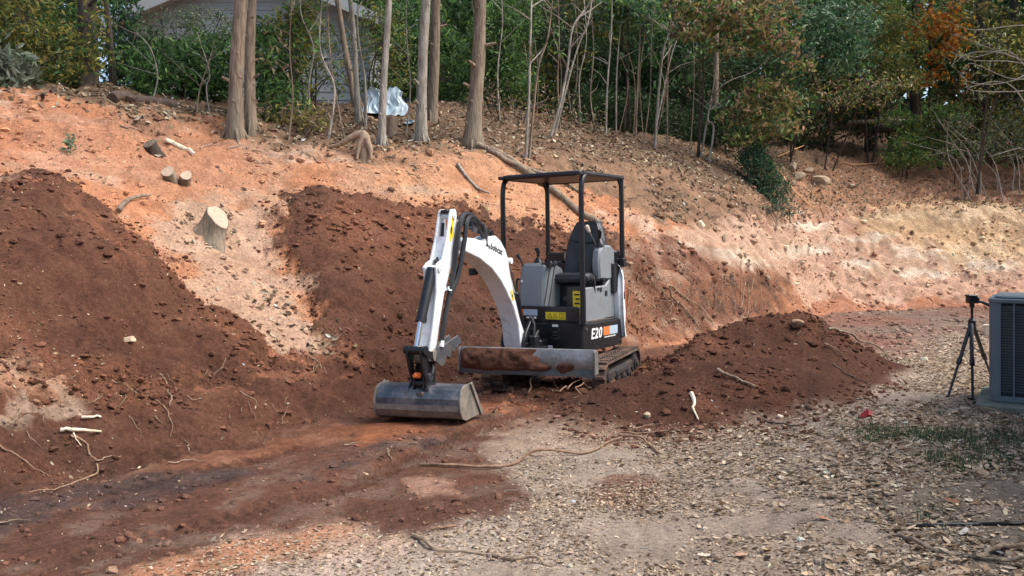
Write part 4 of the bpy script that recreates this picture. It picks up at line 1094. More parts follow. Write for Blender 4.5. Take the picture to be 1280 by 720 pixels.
# ------------------------------------------------------------------ TRUNKS, SAPLINGS, SHRUBS
def leaf_mesh(name, Cn, L, W, cols, droop=0.3, fold=0.25, rngk=rng, up=None):
    """one bent four-cornered leaf per centre"""
    n = len(Cn)
    a = rngk.uniform(0, 2 * math.pi, n); e = rngk.normal(-droop, .45, n)
    d = np.stack([np.cos(a) * np.cos(e), np.sin(a) * np.cos(e), np.sin(e)], -1)
    t = rngk.normal(size=(n, 3)); t[:, 2] *= .35
    s = np.cross(d, t); sl = np.linalg.norm(s, axis=1, keepdims=True); s = s / np.maximum(sl, 1e-6)
    nn = np.cross(s, d)
    L = np.broadcast_to(np.asarray(L, float), (n,))[:, None]; W = np.broadcast_to(np.asarray(W, float), (n,))[:, None]
    base = Cn - d * L * .5; tip = Cn + d * L * .5 - np.array([0, 0, 1]) * L * .12
    l = Cn - d * L * .05 + s * W * .5 + nn * W * fold; r = Cn - d * L * .05 - s * W * .5 + nn * W * fold
    V_ = np.stack([base, r, tip, l], 1).reshape(-1, 3)
    F_ = np.arange(4 * n).reshape(n, 4)
    c4 = np.repeat(cols, 4, axis=0)
    return np_mesh(name, V_, F_, c4)

PAL = dict(
    dk=[(.026, .058, .020), (.038, .080, .028), (.060, .115, .040), (.040, .044, .020)],  # dimmed greens: shadow of the deep wood put into the leaf colour
    yg=[(.24, .21, .04), (.16, .17, .035), (.30, .25, .06), (.08, .105, .028)],
    dg=[(.045, .105, .032), (.065, .145, .042), (.095, .19, .058), (.03, .065, .022)],
    gg=[(.17, .20, .13), (.24, .26, .19), (.10, .13, .08)],
    mg=[(.095, .19, .045), (.14, .245, .06), (.06, .13, .032), (.21, .29, .08)],
    tg=[(.06, .15, .075), (.12, .22, .115), (.24, .31, .19), (.04, .09, .05)],
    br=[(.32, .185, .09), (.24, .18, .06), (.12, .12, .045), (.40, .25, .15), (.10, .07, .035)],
    yo=[(.26, .22, .07), (.16, .16, .05), (.32, .23, .11), (.08, .10, .035)],
    orr=[(.62, .22, .03), (.50, .15, .02), (.60, .33, .06)],
    pk=[(.36, .24, .16), (.28, .19, .11), (.20, .15, .08), (.42, .33, .20)],
    yl=[(.42, .38, .10), (.26, .28, .08), (.30, .24, .06)],
    bb=[(.03, .085, .055), (.045, .12, .07), (.02, .05, .035), (.06, .13, .05)],
    dry=[(.34, .25, .16), (.26, .18, .11), (.18, .12, .07), (.42, .34, .24), (.12, .075, .045)],
)
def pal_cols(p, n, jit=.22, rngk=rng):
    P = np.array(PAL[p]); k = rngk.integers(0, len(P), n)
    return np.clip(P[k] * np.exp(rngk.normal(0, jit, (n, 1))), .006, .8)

def clumped(blobs, n, clump_r, per=14, hollow=.35, rngk=rng):
    """leaf centres gathered in clumps in the outer part of some ellipsoids; blobs: (centre, (rx, ry, rz))"""
    vol = np.array([b[1][0] * b[1][1] * b[1][2] for b in blobs]) ** .8; vol /= vol.sum()
    nc_ = max(1, n // per); bi_ = rngk.choice(len(blobs), nc_, p=vol)
    u = rngk.normal(size=(nc_, 3)); u /= np.linalg.norm(u, axis=1, keepdims=True)
    rr = (hollow + (1 - hollow) * rngk.random(nc_)) ** .6
    cen = np.array([blobs[b][0] for b in bi_]) + u * rr[:, None] * np.array([blobs[b][1] for b in bi_])
    pts = np.repeat(cen, per, axis=0) + rngk.normal(0, clump_r, (nc_ * per, 3)) * np.array([1, 1, .7])
    return pts, cen

def blob_px(px, py, rx, ry, Y, dz=None):
    """an ellipsoid round a place at distance Y; rx, ry as seen there"""
    c = at(px, py, Y); s = Y / F
    return ((c.x, c.y, c.z), (rx * s, (dz if dz else max(.35, .7 * rx * s)), ry * s))

def trunk_path(base, top, n=12, wig=.05, rnd=random):
    base = Vector(base); top = Vector(top); out = []
    a1, a2 = rnd.uniform(0, 6.28), rnd.uniform(0, 6.28)
    for i in range(n):
        t = i / (n - 1); p = base.lerp(top, t)
        p += Vector((math.sin(a1 + 5 * t) - math.sin(a1), math.sin(a2 + 4 * t) - math.sin(a2), 0)) * wig * math.sin(math.pi * min(1, t * 1.2) if t < .8 else 3)* .5
        out.append(p)
    return out

def add_tree(label, base, top, r0, m, n_leaf=900, pal='dg', group=None, wig=.09, flare=.6, stubs=3, crown=True, name='tree', cat='tree', seed=0, leaf=.13, taper=.5):
    rnd = random.Random(seed * 7 + 3); rk = np.random.default_rng(seed + 100)
    base = Vector(base); top = Vector(top); r0 *= .92
    t_ = thing(name, label, cat, tuple(base), group)
    H = top.z - base.z; n = 16
    P = trunk_path(Vector((0, 0, -.15)), top - base, n, wig, rnd)
    P = [P[0], P[0].lerp(P[1], .25), P[0].lerp(P[1], .5)] + P[1:]
    rad = []
    for p in P:
        h = max(0, p.z); rad.append(r0 * (1 - taper * h / H) * (1 + flare * math.exp(-(h + .1) / .16)) * rnd.uniform(.96, 1.05))
    mb = MB(); mb.tube(P, rad, 14, True, wob=.07, rnd=rnd)
    for k in range(5):
        i = rnd.randint(3, 9); a = rnd.uniform(3.3, 6.1); q = P[i].lerp(P[i + 1], rnd.random()); mb.ball(q + Vector((math.cos(a), math.sin(a), 0)) * rad[i] * .86, rad[i] * rnd.uniform(.16, .3), 1, 1, 1.3, 8)
    for k in range(stubs):
        i = rnd.randint(4, 9); a = rnd.uniform(0, 6.28); L = r0 * rnd.uniform(1.2, 2.6)
        d = Vector((math.cos(a), math.sin(a) , rnd.uniform(.2, .7))) * L
        mb.tube([P[i], P[i] + d * .8, P[i] + d], [r0 * .3, r0 * .2, r0 * .16], 6)
    # root flare spurs
    for k in range(5):
        a = k * 1.257 + rnd.uniform(-.3, .3); d = Vector((math.cos(a), math.sin(a), 0))
        mb.tube([d * r0 * .5 + Vector((0, 0, .25)), d * r0 * 1.3 + Vector((0, 0, .06)), d * r0 * 2.3 + Vector((0, 0, -.14))], [r0 * .24, r0 * .24, r0 * .10], 6)
    mb.build('trunk', m, t_, 60)
    if crown:
        cl = []
        for k in range(6):
            i = rnd.randint(n - 4, n + 1); a = rnd.uniform(0, 6.28); L = H * rnd.uniform(.14, .26)
            e = P[i] + Vector((math.cos(a) * L, math.sin(a) * L, L * rnd.uniform(.2, .8)))
            mb = MB(); mb.tube([P[i], P[i].lerp(e, .5) + Vector((0, 0, .1)), e], [rad[i] * .5, rad[i] * .35, rad[i] * .12], 6); mb.build('limb', m, t_, 60)
            cl.append((tuple(e), (L * .65, L * .65, L * .45)))
        pts, _ = clumped(cl, n_leaf, .22, 12, .2, rk)
        link_mesh('crown', leaf_mesh('crown', pts, rk.uniform(leaf * .8, leaf * 1.3, len(pts)), leaf * .55, pal_cols(pal, len(pts), .25, rk), .3, .2, rk), M['leaf'], t_)
    return t_

def two(px0, py0, px1, py1, Y=None):
    """base on the ground at a photo position (or at distance Y), top above at the same distance"""
    b = pix(px0, py0) if Y is None else gpt(px0, Y)
    t = at(px1, py1, b.y)
    return b, t
TOPY = -210        # trunks go on well above the frame
def ext(px0, py0, px1, py1, Y=None, top=TOPY):
    b = pix(px0, py0) if Y is None else gpt(px0, Y)
    q = HOR - (b.z - CZ) * F / b.y
    k = (top - q) / (py1 - q)
    return b, at(px0 + (px1 - px0) * k, top, b.y)
def W(px, Y): return px / 2 / F * Y

b, t = ext(293, 172, 303, 0); tA = add_tree('thick grey brown tree trunk, front one of the joined pair by the house', b, t, W(21, b.y), M['bark'], seed=1, pal='mg')
b, t = ext(313, 164, 315, 0); add_tree('grey tree trunk growing close behind the thick trunk of the joined pair', b, t, W(16, b.y), M['bark'], seed=2, pal='mg')
b, t = ext(477, 181, 480, 0); add_tree('slim pale tree trunk in front of the white plastic sheets', b, t, W(11, b.y), M['bark_pale'], seed=3, pal='mg', stubs=2)
b, t = ext(449, 152, 436, 0); add_tree('thin pale trunk leaning left beside the white plastic sheets', b, t, W(8, b.y), M['bark_pale'], seed=4, pal='mg', stubs=1, n_leaf=500)
b, t = ext(526, 178, 530, 0); add_tree('pale mottled tree trunk just right of the white plastic sheets', b, t, W(16, b.y), M['bark_pale'], seed=5, pal='dg')
b, t = ext(538, 150, 552, 0); add_tree('dark leaning trunk with a fresh broken branch scar, behind the pale mottled trunk', b, t, W(15, b.y), M['bark'], seed=6, pal='dg', stubs=5, wig=.12)
b, t = ext(590, 181, 597, 0); tF = add_tree('sturdy tree trunk with flared base standing above the fallen trunk', b, t, W(21, b.y), M['bark'], seed=7, pal='dg', flare=1.1)
b, t = ext(368, 165, 367, 0, 15.0); add_tree('pale trunk wrapped in green vines in front of the house wall', b, t, W(13, 15.0), M['bark_pale'], seed=8, pal='mg', stubs=2)
b, t = ext(105, 110, 106, 0, 15.5); add_tree('dark tree trunk hung with yellow green leaves at far left', b, t, W(20, 15.5), M['bark_dark'], seed=9, pal='yg')
b, t = ext(142, 110, 138, 0, 16.5); add_tree('thin dark trunk beside the bright gap in the trees', b, t, W(9, 16.5), M['bark_dark'], seed=10, pal='dg')
b, t = ext(117, 110, 121, 0, 17.5); add_tree('dark trunk just left of the bright gap in the trees', b, t, W(12, 17.5), M['bark_dark'], seed=11, pal='yg')
b, t = ext(893, 178, 897, 0); add_tree('slender brown tree carrying the brown oak leaves', b, t, W(8, b.y), M['bark'], seed=12, pal='br', stubs=2)
b, t = ext(1270, 150, 1266, 0, 33); add_tree('straight pale trunk standing at the right edge of the wood', b, t, W(14, 33), M['bark_pale'], seed=13, pal='yo', stubs=2, wig=.03)
b, t = ext(447, 128, 423, 0, 17.2); add_tree('grey leaning trunk right of the house wall', b, t, W(9, 17.2), M['bark'], seed=14, pal='mg', stubs=1)

# saplings: (base px, base py or None, Y, list of (px, py) bends, radius px, label, leaf palette, leaves)
def sapling(base, bends, rpx, label, pal=None, nl=0, m='bark_pale', group='bare saplings along the top of the bank', seed=0, twigs=4, name='sapling', leafL=.10):
    rnd = random.Random(seed + 11); rk = np.random.default_rng(seed + 500)
    b = pix(*base) if base[1] is not None else gpt(base[0], base[2])
    Y = b.y
    P = [b - Vector((0, 0, .08))] + [at(px, py, Y + .12 * k * rnd.uniform(-1, 1)) for k, (px, py) in enumerate(bends)]
    n = 6 + 4 * len(bends)
    Q = [p - b for p in smooth_path(P, n)]
    t_ = thing(name, label, 'sapling', tuple(b), group)
    r0 = W(rpx, Y)
    mb = MB(); mb.tube(Q, [r0 * (1.1 - .75 * i / (n - 1)) for i in range(n)], 6, True, wob=.06, rnd=rnd); mb.build('stem', M[m], t_, 60)
    ends = []
    for k in range(twigs):
        i = rnd.randint(n // 3, n - 2); a = rnd.uniform(0, 6.28); L = rnd.uniform(.25, .8)
        d = Vector((math.cos(a), math.sin(a) * .6, rnd.uniform(.3, 1.1))).normalized() * L
        mb = MB(); mb.tube([Q[i], Q[i] + d * .5 + Vector((rnd.uniform(-.05, .05), 0, rnd.uniform(-.03, .05))), Q[i] + d], [r0 * .45, r0 * .35, r0 * .15], 5, False); mb.build('twig', M[m], t_, 60)
        ends.append(Q[i] + d)
    if pal and nl:
        ends += [Q[-1], Q[-2], Q[n // 2]]
        cl = [(tuple(e), (.28, .28, .22)) for e in ends]
        pts, _ = clumped(cl, nl, .10, 6, .1, rk)
        link_mesh('foliage', leaf_mesh('foliage', pts, rk.uniform(leafL * .8, leafL * 1.4, len(pts)), leafL * .42, pal_cols(pal, len(pts), .25, rk), .55, .2, rk), M['leaf'], t_)
    return t_
GS = 'bare saplings along the top of the bank'
SAP = [
    ((657, 198), [(661, 120), (663, 50), (666, -40)], 4.5, 'pale straight sapling, tallest of the pair above the canopy', None, 0),
    ((661, 196), [(672, 90), (684, 50), (690, 5), (694, -40)], 3.5, 'forking sapling growing against the pale straight sapling', 'mg', 24),
    ((686, 172), [(700, 130), (710, 80), (716, 35), (736, 5), (752, -30)], 4, 'curved sapling with a strong bend right at its top', None, 0),
    ((692, 170), [(708, 110), (722, 60), (736, 25), (742, -20)], 3, 'curved sapling leaning right beside its strongly bent neighbour', 'mg', 20),
    ((700, 160), [(697, 100), (699, 50), (697, -20)], 2.5, 'dark upright sapling behind the curved saplings', None, 0),
    ((757, 168), [(759, 110), (764, 40), (765, -20)], 3.2, 'upright sapling with a pale yellow leaf at its top', 'yl', 18),
    ((770, 160), [(771, 90), (776, 30), (780, -20)], 2.2, 'thin grey sapling behind the upright sapling', 'mg', 16),
    ((794, 170), [(797, 110), (800, 40), (800, -20)], 3.2, 'sapling under the broad green leaves at the top', 'tg', 34),
    ((818, 184), [(823, 120), (830, 60), (844, 20), (848, -20)], 3.6, 'pale sapling with a green tuft halfway up', 'mg', 30),
    ((817, 165), [(826, 130), (842, 60), (860, 30), (880, 5)], 2.6, 'thin sapling slanting right above the pale tufted one', None, 0),
    ((834, 180), [(834, 120), (836, 60), (842, -20)], 2.4, 'dark thin sapling between the tufted sapling and the brown tree', None, 0),
    ((875, 198), [(884, 150), (893, 100), (897, 60)], 2.6, 'thin pale sapling bending right under the brown oak leaves', 'br', 20),
    ((886, 202), [(892, 160), (885, 150), (889, 130), (905, 105), (940, 90), (962, 72)], 2.6, 'long crooked stem slanting right towards the dark bush', None, 0),
    ((745, 166), [(738, 120), (742, 60), (735, -20)], 2.2, 'grey twiggy sapling left of the upright sapling', 'dg', 20),
    ((410, 172), [(418, 110), (400, 60), (404, -20)], 3, 'thin crooked sapling in front of the house wall', 'mg', 26),
    ((392, 160), [(386, 110), (392, 60), (377, 20), (374, -20)], 2.4, 'slim grey sapling by the vine wrapped trunk', 'mg', 26),
    ((432, 175), [(420, 120), (413, 70), (410, 20), (408, -20)], 2.6, 'leaning bare sapling near the house corner', None, 0),
    ((457, 158), [(456, 100), (447, 40), (449, -20)], 4, 'grey sapling between the leaning pale trunk and the plastic', None, 0),
    ((507, 168), [(513, 110), (508, 40), (508, -20)], 2.2, 'very thin sapling left of the pale mottled trunk', 'mg', 18),
    ((360, 175), [(366, 120), (362, 60), (365, 0)], 2.2, 'thin stem with dry leaves below the vine wrapped trunk', 'pk', 40),
    ((625, 150), [(622, 90), (628, 30), (626, -20)], 2.4, 'thin dark sapling right of the sturdy flared trunk', 'dg', 24),
    ((190, 122), [(197, 95), (188, 60), (170, 40)], 2.0, 'pale thin stem arching left against the evergreen shrub', None, 0),
    ((245, 140), [(250, 110), (262, 75), (268, 50)], 2.0, 'pale stem rising through the evergreen shrub', None, 0),
    ((262, 140), [(258, 110), (262, 90), (246, 40)], 1.8, 'fine stem leaning left through the evergreen shrub', None, 0),
    ((726, 150), [(724, 100), (733, 50), (728, -20)], 2.2, 'thin dark stem between the curved and the upright saplings', None, 0),
]
for i, (bs_, bends, rp, lb, pl, nl) in enumerate(SAP):
    sapling(bs_, bends, rp, lb, pl, nl, 'bark_pale' if i % 3 != 1 else 'bark', GS, i, 4)
# more thin stems further back in the dark, too alike to tell apart
for i in range(22):
    px = random.uniform(600, 900); Y = random.uniform(19.5, 25); g = gpt(px, Y); q = HOR - (g.z - CZ) * F / Y
    sapling((px, None, Y), [(px + random.uniform(-12, 12), q - 70), (px + random.uniform(-22, 22), q - 150), (px + random.uniform(-30, 30), -40)], random.uniform(.9, 1.7),
            'thin shaded stem among the dark trees behind the bank', 'dg' if i % 2 else 'mg', 28, 'bark', 'thin stems standing back in the wood', 100 + i, 3)

def shrub(label, blobs, n, leaf, pal, name='shrub', cat='shrub', per=14, clump=.12, droop=.4, stem='bark_dark', group=None, seed=0, aspect=.42, nstem=None, hollow=.35):
    rk = np.random.default_rng(seed + 900); rnd = random.Random(seed + 77)
    B = [blob_px(*b) for b in blobs]
    cx = B[0][0][0]; cy = B[0][0][1]; g = gz(cx, cy)
    t_ = thing(name, label, cat, (cx, cy, g), group)
    pts, cen = clumped(B, n, clump, per, hollow, rk)
    pts -= np.array([cx, cy, g]); cen = cen - np.array([cx, cy, g])
    keep = pts[:, 2] > -.6; pts = pts[keep]
    pals = pal if isinstance(pal, (list, tuple)) else [pal]
    cols = np.concatenate([pal_cols(pals[k % len(pals)], len(pts), .25, rk)[None] for k in range(len(pals))])[rk.integers(0, len(pals), len(pts)), np.arange(len(pts))]
    link_mesh('foliage', leaf_mesh('foliage', pts, leaf * np.exp(rk.normal(0, .28, len(pts))), leaf * aspect, cols, droop, .22, rk), M['leaf'], t_)
    for k, bl_ in enumerate(B):
        high = bl_[0][2] - bl_[1][2] - g > .7
        if high and k > 1: continue
        for q in range(1 if high else (nstem or 2)):
            e = Vector(bl_[0]) - Vector((cx, cy, g)) + Vector((rnd.uniform(-.6, .6) * bl_[1][0], rnd.uniform(-.4, .4) * bl_[1][1], rnd.uniform(-.2, .7) * bl_[1][2]))
            b0 = Vector((rnd.uniform(-.25, .25) + e.x * .25, rnd.uniform(-.2, .2) + (1.2 if high else 0), .3 if high else -.1))
            r_ = min(.06, .012 + .012 * e.length * .4)
            mb = MB(); mb.tube(smooth_path([b0, b0.lerp(e, .4) + Vector((rnd.uniform(-.1, .1), 0, .15)), b0.lerp(e, .75) + Vector((rnd.uniform(-.1, .1), 0, .05)), e], 8), [r_ * (1 - .08 * i) for i in range(8)], 5, False); mb.build('stem', M[stem], t_, 60)
    # fine twigs joined into one part
    mb = MB()
    for k in range(min(90, len(cen))):
        c = Vector(cen[rk.integers(0, len(cen))]); d = Vector((rnd.uniform(-1, 1), rnd.uniform(-1, 1), rnd.uniform(-.3, 1))).normalized() * rnd.uniform(.2, .5)
        mb.tube([c - d, c + Vector((0, 0, .03)), c + d * .6], [.006, .005, .003], 3, False)
    o = mb.build('fine_twigs', M[stem], t_, 60); o['kind'] = 'stuff'
    return t_
SH = [
    ('yellow green leafy tree hanging over the bank at far left', [(25, 25, 60, 50, 15), (60, 65, 65, 45, 15), (98, 45, 40, 60, 15.5), (40, 100, 60, 22, 15), (-40, 50, 60, 70, 15)], 6500, .10, ['yg', 'yg', 'yg', 'dg'], 'leafy_tree', 'tree'),
    ('grey green willowy bush at the far left edge', [(10, 95, 26, 34, 12.6), (-30, 90, 40, 40, 12.6)], 1000, .15, 'gg', 'shrub', 'shrub'),
    ('narrow dark tree right of the bright gap at left', [(160, 45, 16, 55, 18), (150, 75, 20, 30, 18)], 1500, .12, ['dg', 'bb'], 'leafy_tree', 'tree'),
    ('dense evergreen shrub with glossy leaves below the house gable', [(225, 105, 62, 32, 16), (200, 78, 44, 30, 16.5), (262, 82, 40, 40, 16)], 6000, .12, ['dg', 'dg', 'mg'], 'shrub', 'shrub'),
    ('sparse grey leaved climber spread over the left half of the house wall', [(215, 40, 45, 25, 18.5), (265, 35, 40, 30, 18.5), (200, 60, 40, 20, 18.3)], 2600, .085, ['gg', 'dg', 'gg'], 'shrub', 'shrub'),
    ('thin green creeper in front of the right half of the house wall', [(365, 40, 30, 26, 18), (405, 60, 26, 30, 18), (430, 95, 26, 16, 17.5)], 900, .10, ['mg', 'gg', 'yg'], 'shrub', 'shrub'),
    ('green vine thicket beside the joined pair of trunks', [(342, 95, 26, 45, 14.5), (330, 60, 22, 40, 15), (350, 130, 26, 26, 14.2)], 2600, .11, ['mg', 'mg', 'dg'], 'shrub', 'shrub'),
    ('vine foliage hanging round the vine wrapped trunk', [(372, 70, 20, 55, 14.8), (378, 20, 26, 30, 15)], 1300, .10, ['mg', 'yg'], 'shrub', 'shrub'),
    ('dry tan leaved brambles at the foot of the vine wrapped trunk', [(360, 150, 36, 16, 14), (390, 158, 30, 14, 13.9)], 700, .09, ['pk', 'yl'], 'shrub', 'shrub'),
    ('thin yellowing bush above the white plastic sheets', [(470, 50, 40, 45, 18), (495, 85, 30, 30, 18)], 1200, .09, ['yg', 'mg'], 'shrub', 'shrub'),
    ('dark evergreen mass behind the two pale trunks', [(520, 50, 45, 60, 20), (560, 85, 50, 50, 20), (500, 105, 50, 20, 20)], 6000, .12, ['dg', 'dg', 'mg'], 'evergreen_tree', 'tree'),
    ('deep green holly tree right of the sturdy flared trunk', [(622, 50, 32, 55, 19), (636, 95, 34, 34, 19), (640, 20, 34, 34, 19.4)], 5500, .10, ['dg', 'mg'], 'evergreen_tree', 'tree'),
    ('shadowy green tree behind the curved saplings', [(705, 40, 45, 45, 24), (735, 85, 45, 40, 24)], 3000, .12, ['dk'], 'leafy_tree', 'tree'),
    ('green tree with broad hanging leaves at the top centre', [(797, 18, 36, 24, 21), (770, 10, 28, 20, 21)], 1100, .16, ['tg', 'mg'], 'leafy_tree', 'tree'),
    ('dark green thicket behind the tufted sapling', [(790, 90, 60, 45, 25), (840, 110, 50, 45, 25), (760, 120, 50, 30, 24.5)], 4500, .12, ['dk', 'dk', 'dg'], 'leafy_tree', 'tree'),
    ('brown and bronze oak foliage over the end of the bank', [(885, 8, 56, 18, 19.5), (862, 40, 30, 12, 19.3), (925, 28, 46, 16, 19.6), (900, 62, 26, 10, 19.4), (965, 50, 40, 14, 20), (960, 10, 44, 18, 20), (1000, 82, 26, 10, 20.4)], 2300, .15, ['br', 'br', 'yo', 'mg'], 'oak_tree', 'tree'),
    ('yellow bronze young oak above the dark round bush', [(955, 112, 30, 12, 20.5), (940, 140, 38, 12, 20.5), (972, 158, 28, 12, 20.2), (930, 170, 24, 9, 20.2), (985, 128, 20, 10, 20.6)], 1500, .14, ['yo', 'yo', 'br', 'mg'], 'oak_tree', 'tree'),
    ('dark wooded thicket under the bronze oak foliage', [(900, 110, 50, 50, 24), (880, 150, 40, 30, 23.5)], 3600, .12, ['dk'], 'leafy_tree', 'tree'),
    ('large blue green tree in the middle of the right hand wood', [(1000, 45, 62, 45, 25), (1050, 30, 50, 36, 25), (1045, 72, 50, 26, 25), (985, 90, 36, 26, 25)], 6000, .14, ['tg', 'tg', 'dg'], 'leafy_tree', 'tree'),
    ('olive green conical tree left of the orange maple', [(1118, 60, 40, 50, 28), (1100, 25, 36, 36, 28), (1130, 100, 30, 18, 28)], 4200, .12, ['yg', 'yg', 'dg'], 'leafy_tree', 'tree'),
    ('orange autumn maple glowing in front of dark trees', [(1178, 25, 30, 22, 30), (1195, 52, 20, 10, 30), (1165, 99, 26, 8, 30), (1176, 70, 16, 8, 30), (1150, 40, 18, 16, 30.5), (1205, 100, 16, 8, 30)], 900, .20, ['orr', 'orr', 'orr', 'orr', 'yl'], 'maple_tree', 'tree'),
    ('low branch spray of pinkish brown leaves across the wood', [(1060, 110, 75, 12, 25), (1110, 104, 44, 8, 25), (1020, 126, 50, 8, 24.5), (1085, 124, 30, 10, 25.4), (1040, 98, 26, 8, 25)], 900, .13, ['pk', 'yo', 'mg', 'yg'], 'beech_tree', 'tree'),
    ('bright green shrub at the back of the terrace', [(1130, 185, 34, 20, 28), (1165, 160, 46, 28, 28.6), (1145, 200, 40, 10, 27.5), (1120, 150, 30, 12, 29), (1185, 145, 40, 16, 28.4)], 4600, .12, ['mg', 'mg', 'yg', 'dg'], 'shrub', 'shrub'),
    ('round dark green bush at the end of the leafy bank', [(950, 215, 24, 30, 20.2), (962, 240, 24, 20, 20), (940, 195, 18, 14, 20.4)], 3800, .075, ['bb', 'bb', 'dg'], 'shrub', 'shrub'),
    ('low dull green weeds spilling below the round dark bush', [(975, 262, 24, 9, 19.6), (945, 262, 26, 8, 19.4)], 700, .075, ['bb', 'gg'], 'shrub', 'shrub'),
    ('tangled grey brush heap at the right edge of the terrace', [(1220, 165, 44, 30, 26), (1255, 180, 40, 24, 26), (1290, 150, 50, 40, 26), (1205, 190, 40, 14, 25.6)], 3000, .085, ['gg', 'gg', 'yo', 'mg'], 'brush_heap', 'brush'),
    ('bare branched tree with small yellow leaves at upper right', [(1235, 75, 46, 50, 24), (1270, 40, 40, 40, 24)], 420, .11, ['yl', 'gg'], 'leafy_tree', 'tree'),
    ('dark brown leaved tree behind the bare branched tree', [(1235, 60, 40, 60, 34), (1285, 90, 40, 60, 34), (1200, 110, 26, 30, 34)], 2600, .2, ['br', 'dg'], 'leafy_tree', 'tree'),
    ('brown twiggy brambles below the deep green holly', [(630, 140, 34, 18, 17.5), (680, 130, 40, 22, 18.5), (600, 120, 30, 14, 17.5)], 500, .08, ['dry', 'br'], 'bramble', 'brambles'),
    ('dark brambles on the leafy shoulder behind the canopy', [(740, 150, 34, 14, 19.5), (705, 145, 24, 14, 19)], 350, .08, ['dry', 'dg'], 'bramble', 'brambles'),
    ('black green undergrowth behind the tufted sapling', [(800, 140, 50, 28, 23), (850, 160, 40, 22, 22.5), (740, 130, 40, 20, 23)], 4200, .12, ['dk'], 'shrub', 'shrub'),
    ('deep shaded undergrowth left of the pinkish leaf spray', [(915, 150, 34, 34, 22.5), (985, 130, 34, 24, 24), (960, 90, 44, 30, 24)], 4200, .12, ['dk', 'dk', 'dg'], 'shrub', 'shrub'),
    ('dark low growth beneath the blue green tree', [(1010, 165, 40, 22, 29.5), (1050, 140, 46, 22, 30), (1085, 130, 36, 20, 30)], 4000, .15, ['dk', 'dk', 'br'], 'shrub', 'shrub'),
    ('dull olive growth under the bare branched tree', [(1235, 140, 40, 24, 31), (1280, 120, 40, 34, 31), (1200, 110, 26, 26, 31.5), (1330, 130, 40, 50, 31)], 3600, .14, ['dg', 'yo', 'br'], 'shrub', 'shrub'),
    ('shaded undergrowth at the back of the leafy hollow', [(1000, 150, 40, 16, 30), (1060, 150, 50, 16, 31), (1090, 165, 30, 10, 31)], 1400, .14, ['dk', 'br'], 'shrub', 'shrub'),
]
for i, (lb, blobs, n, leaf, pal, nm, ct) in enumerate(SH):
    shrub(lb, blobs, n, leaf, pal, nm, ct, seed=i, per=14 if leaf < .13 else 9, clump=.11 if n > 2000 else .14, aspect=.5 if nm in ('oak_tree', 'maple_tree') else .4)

# long bare twigs arching out of the brush at right
mb_lab = 'bare grey twig arching out of the brush at right'
for i in range(16):
    x0 = random.uniform(1200, 1300); Y = 25.5 + random.uniform(-.6, .6)
    b = gpt(x0, Y); q = HOR - (b.z - CZ) * F / Y
    P = [b, at(x0 - random.uniform(0, 30), q - random.uniform(25, 60), Y), at(x0 - random.uniform(20, 70), q - random.uniform(40, 110), Y)]
    mb = MB(); mb.tube(smooth_path(P, 9), [.02 - .0018 * k for k in range(9)], 5, False)
    o = mb.build('bare_twig', M['bark_pale'], None, 60); tag(o, mb_lab, 'twig', 'bare twigs in the brush at right')
for i in range(9):
    px, py = random.uniform(1180, 1290), random.uniform(5, 120); Y = 23.8
    P = [at(1300, py + random.uniform(-30, 60), Y), at(1262, py + random.uniform(-8, 20), Y), at(1215, py + random.uniform(-12, 14), Y), at(1180 + random.uniform(-10, 30), py + random.uniform(-30, 20), Y)]
    mb = MB(); mb.tube(smooth_path(P, 12), [.022 - .0016 * k for k in range(12)], 5, False)
    o = mb.build('bare_branch', M['bark_pale'], None, 60); tag(o, 'bare pale branch reaching left across the upper right wood', 'branch', 'bare branches at upper right')

# ---- background wood: four kinds, copied
def bg_tree(kind, seed):
    rk = np.random.default_rng(seed + 3000); rnd = random.Random(seed)
    t_ = thing('background_tree', '', 'tree'); H = 12.0
    mb = MB(); mb.tube([(0, 0, -.5), (.05, 0, 3), (.0, .05, 7), (.1, 0, 11)], [.20, .15, .11, .04], 7); mb.build('trunk', M['bark_dark'], t_, 60)
    bl_ = []
    for k in range(16):
        h = rnd.uniform(.6, 11.5); w = (1.0 if kind < 2 else 1.0) * (2.0 - 1.2 * abs(h / H - .45)); a = rnd.uniform(0, 6.28)
        bl_.append(((math.cos(a) * w * .8, math.sin(a) * w * .8, h), (w * .75, w * .75, .75)))
    pts, cen = clumped(bl_, 3400, .2, 12, .25, rk)
    pts = pts[pts[:, 2] > .1]
    pal = ['dg', 'mg', 'yg', 'yo'][kind]
    cols = pal_cols(pal, len(pts), .3, rk) * (.8 if kind < 2 else .9)  # shade of the back rows put into the leaf colour
    link_mesh('crown', leaf_mesh('crown', pts, rk.uniform(.15, .28, len(pts)), .11, cols, .35, .2, rk), M['leaf'], t_)
    return t_
KINDS = ['dark green tree in the shaded wood behind the bank', 'mid green tree in the shaded wood behind the bank', 'olive leaved tree in the shaded wood behind the bank', 'bronze leaved tree in the shaded wood behind the bank']
protos = [bg_tree(k, 60 + k) for k in range(4)]
used = [False] * 4
spots = []
for row, (Y0, step) in enumerate(((27, 75), (33, 62), (40, 52))):
    px = -420 + row * 25
    while px < 1720:
        spots.append((px + random.uniform(-16, 16), Y0 + random.uniform(-1.6, 1.6))); px += step
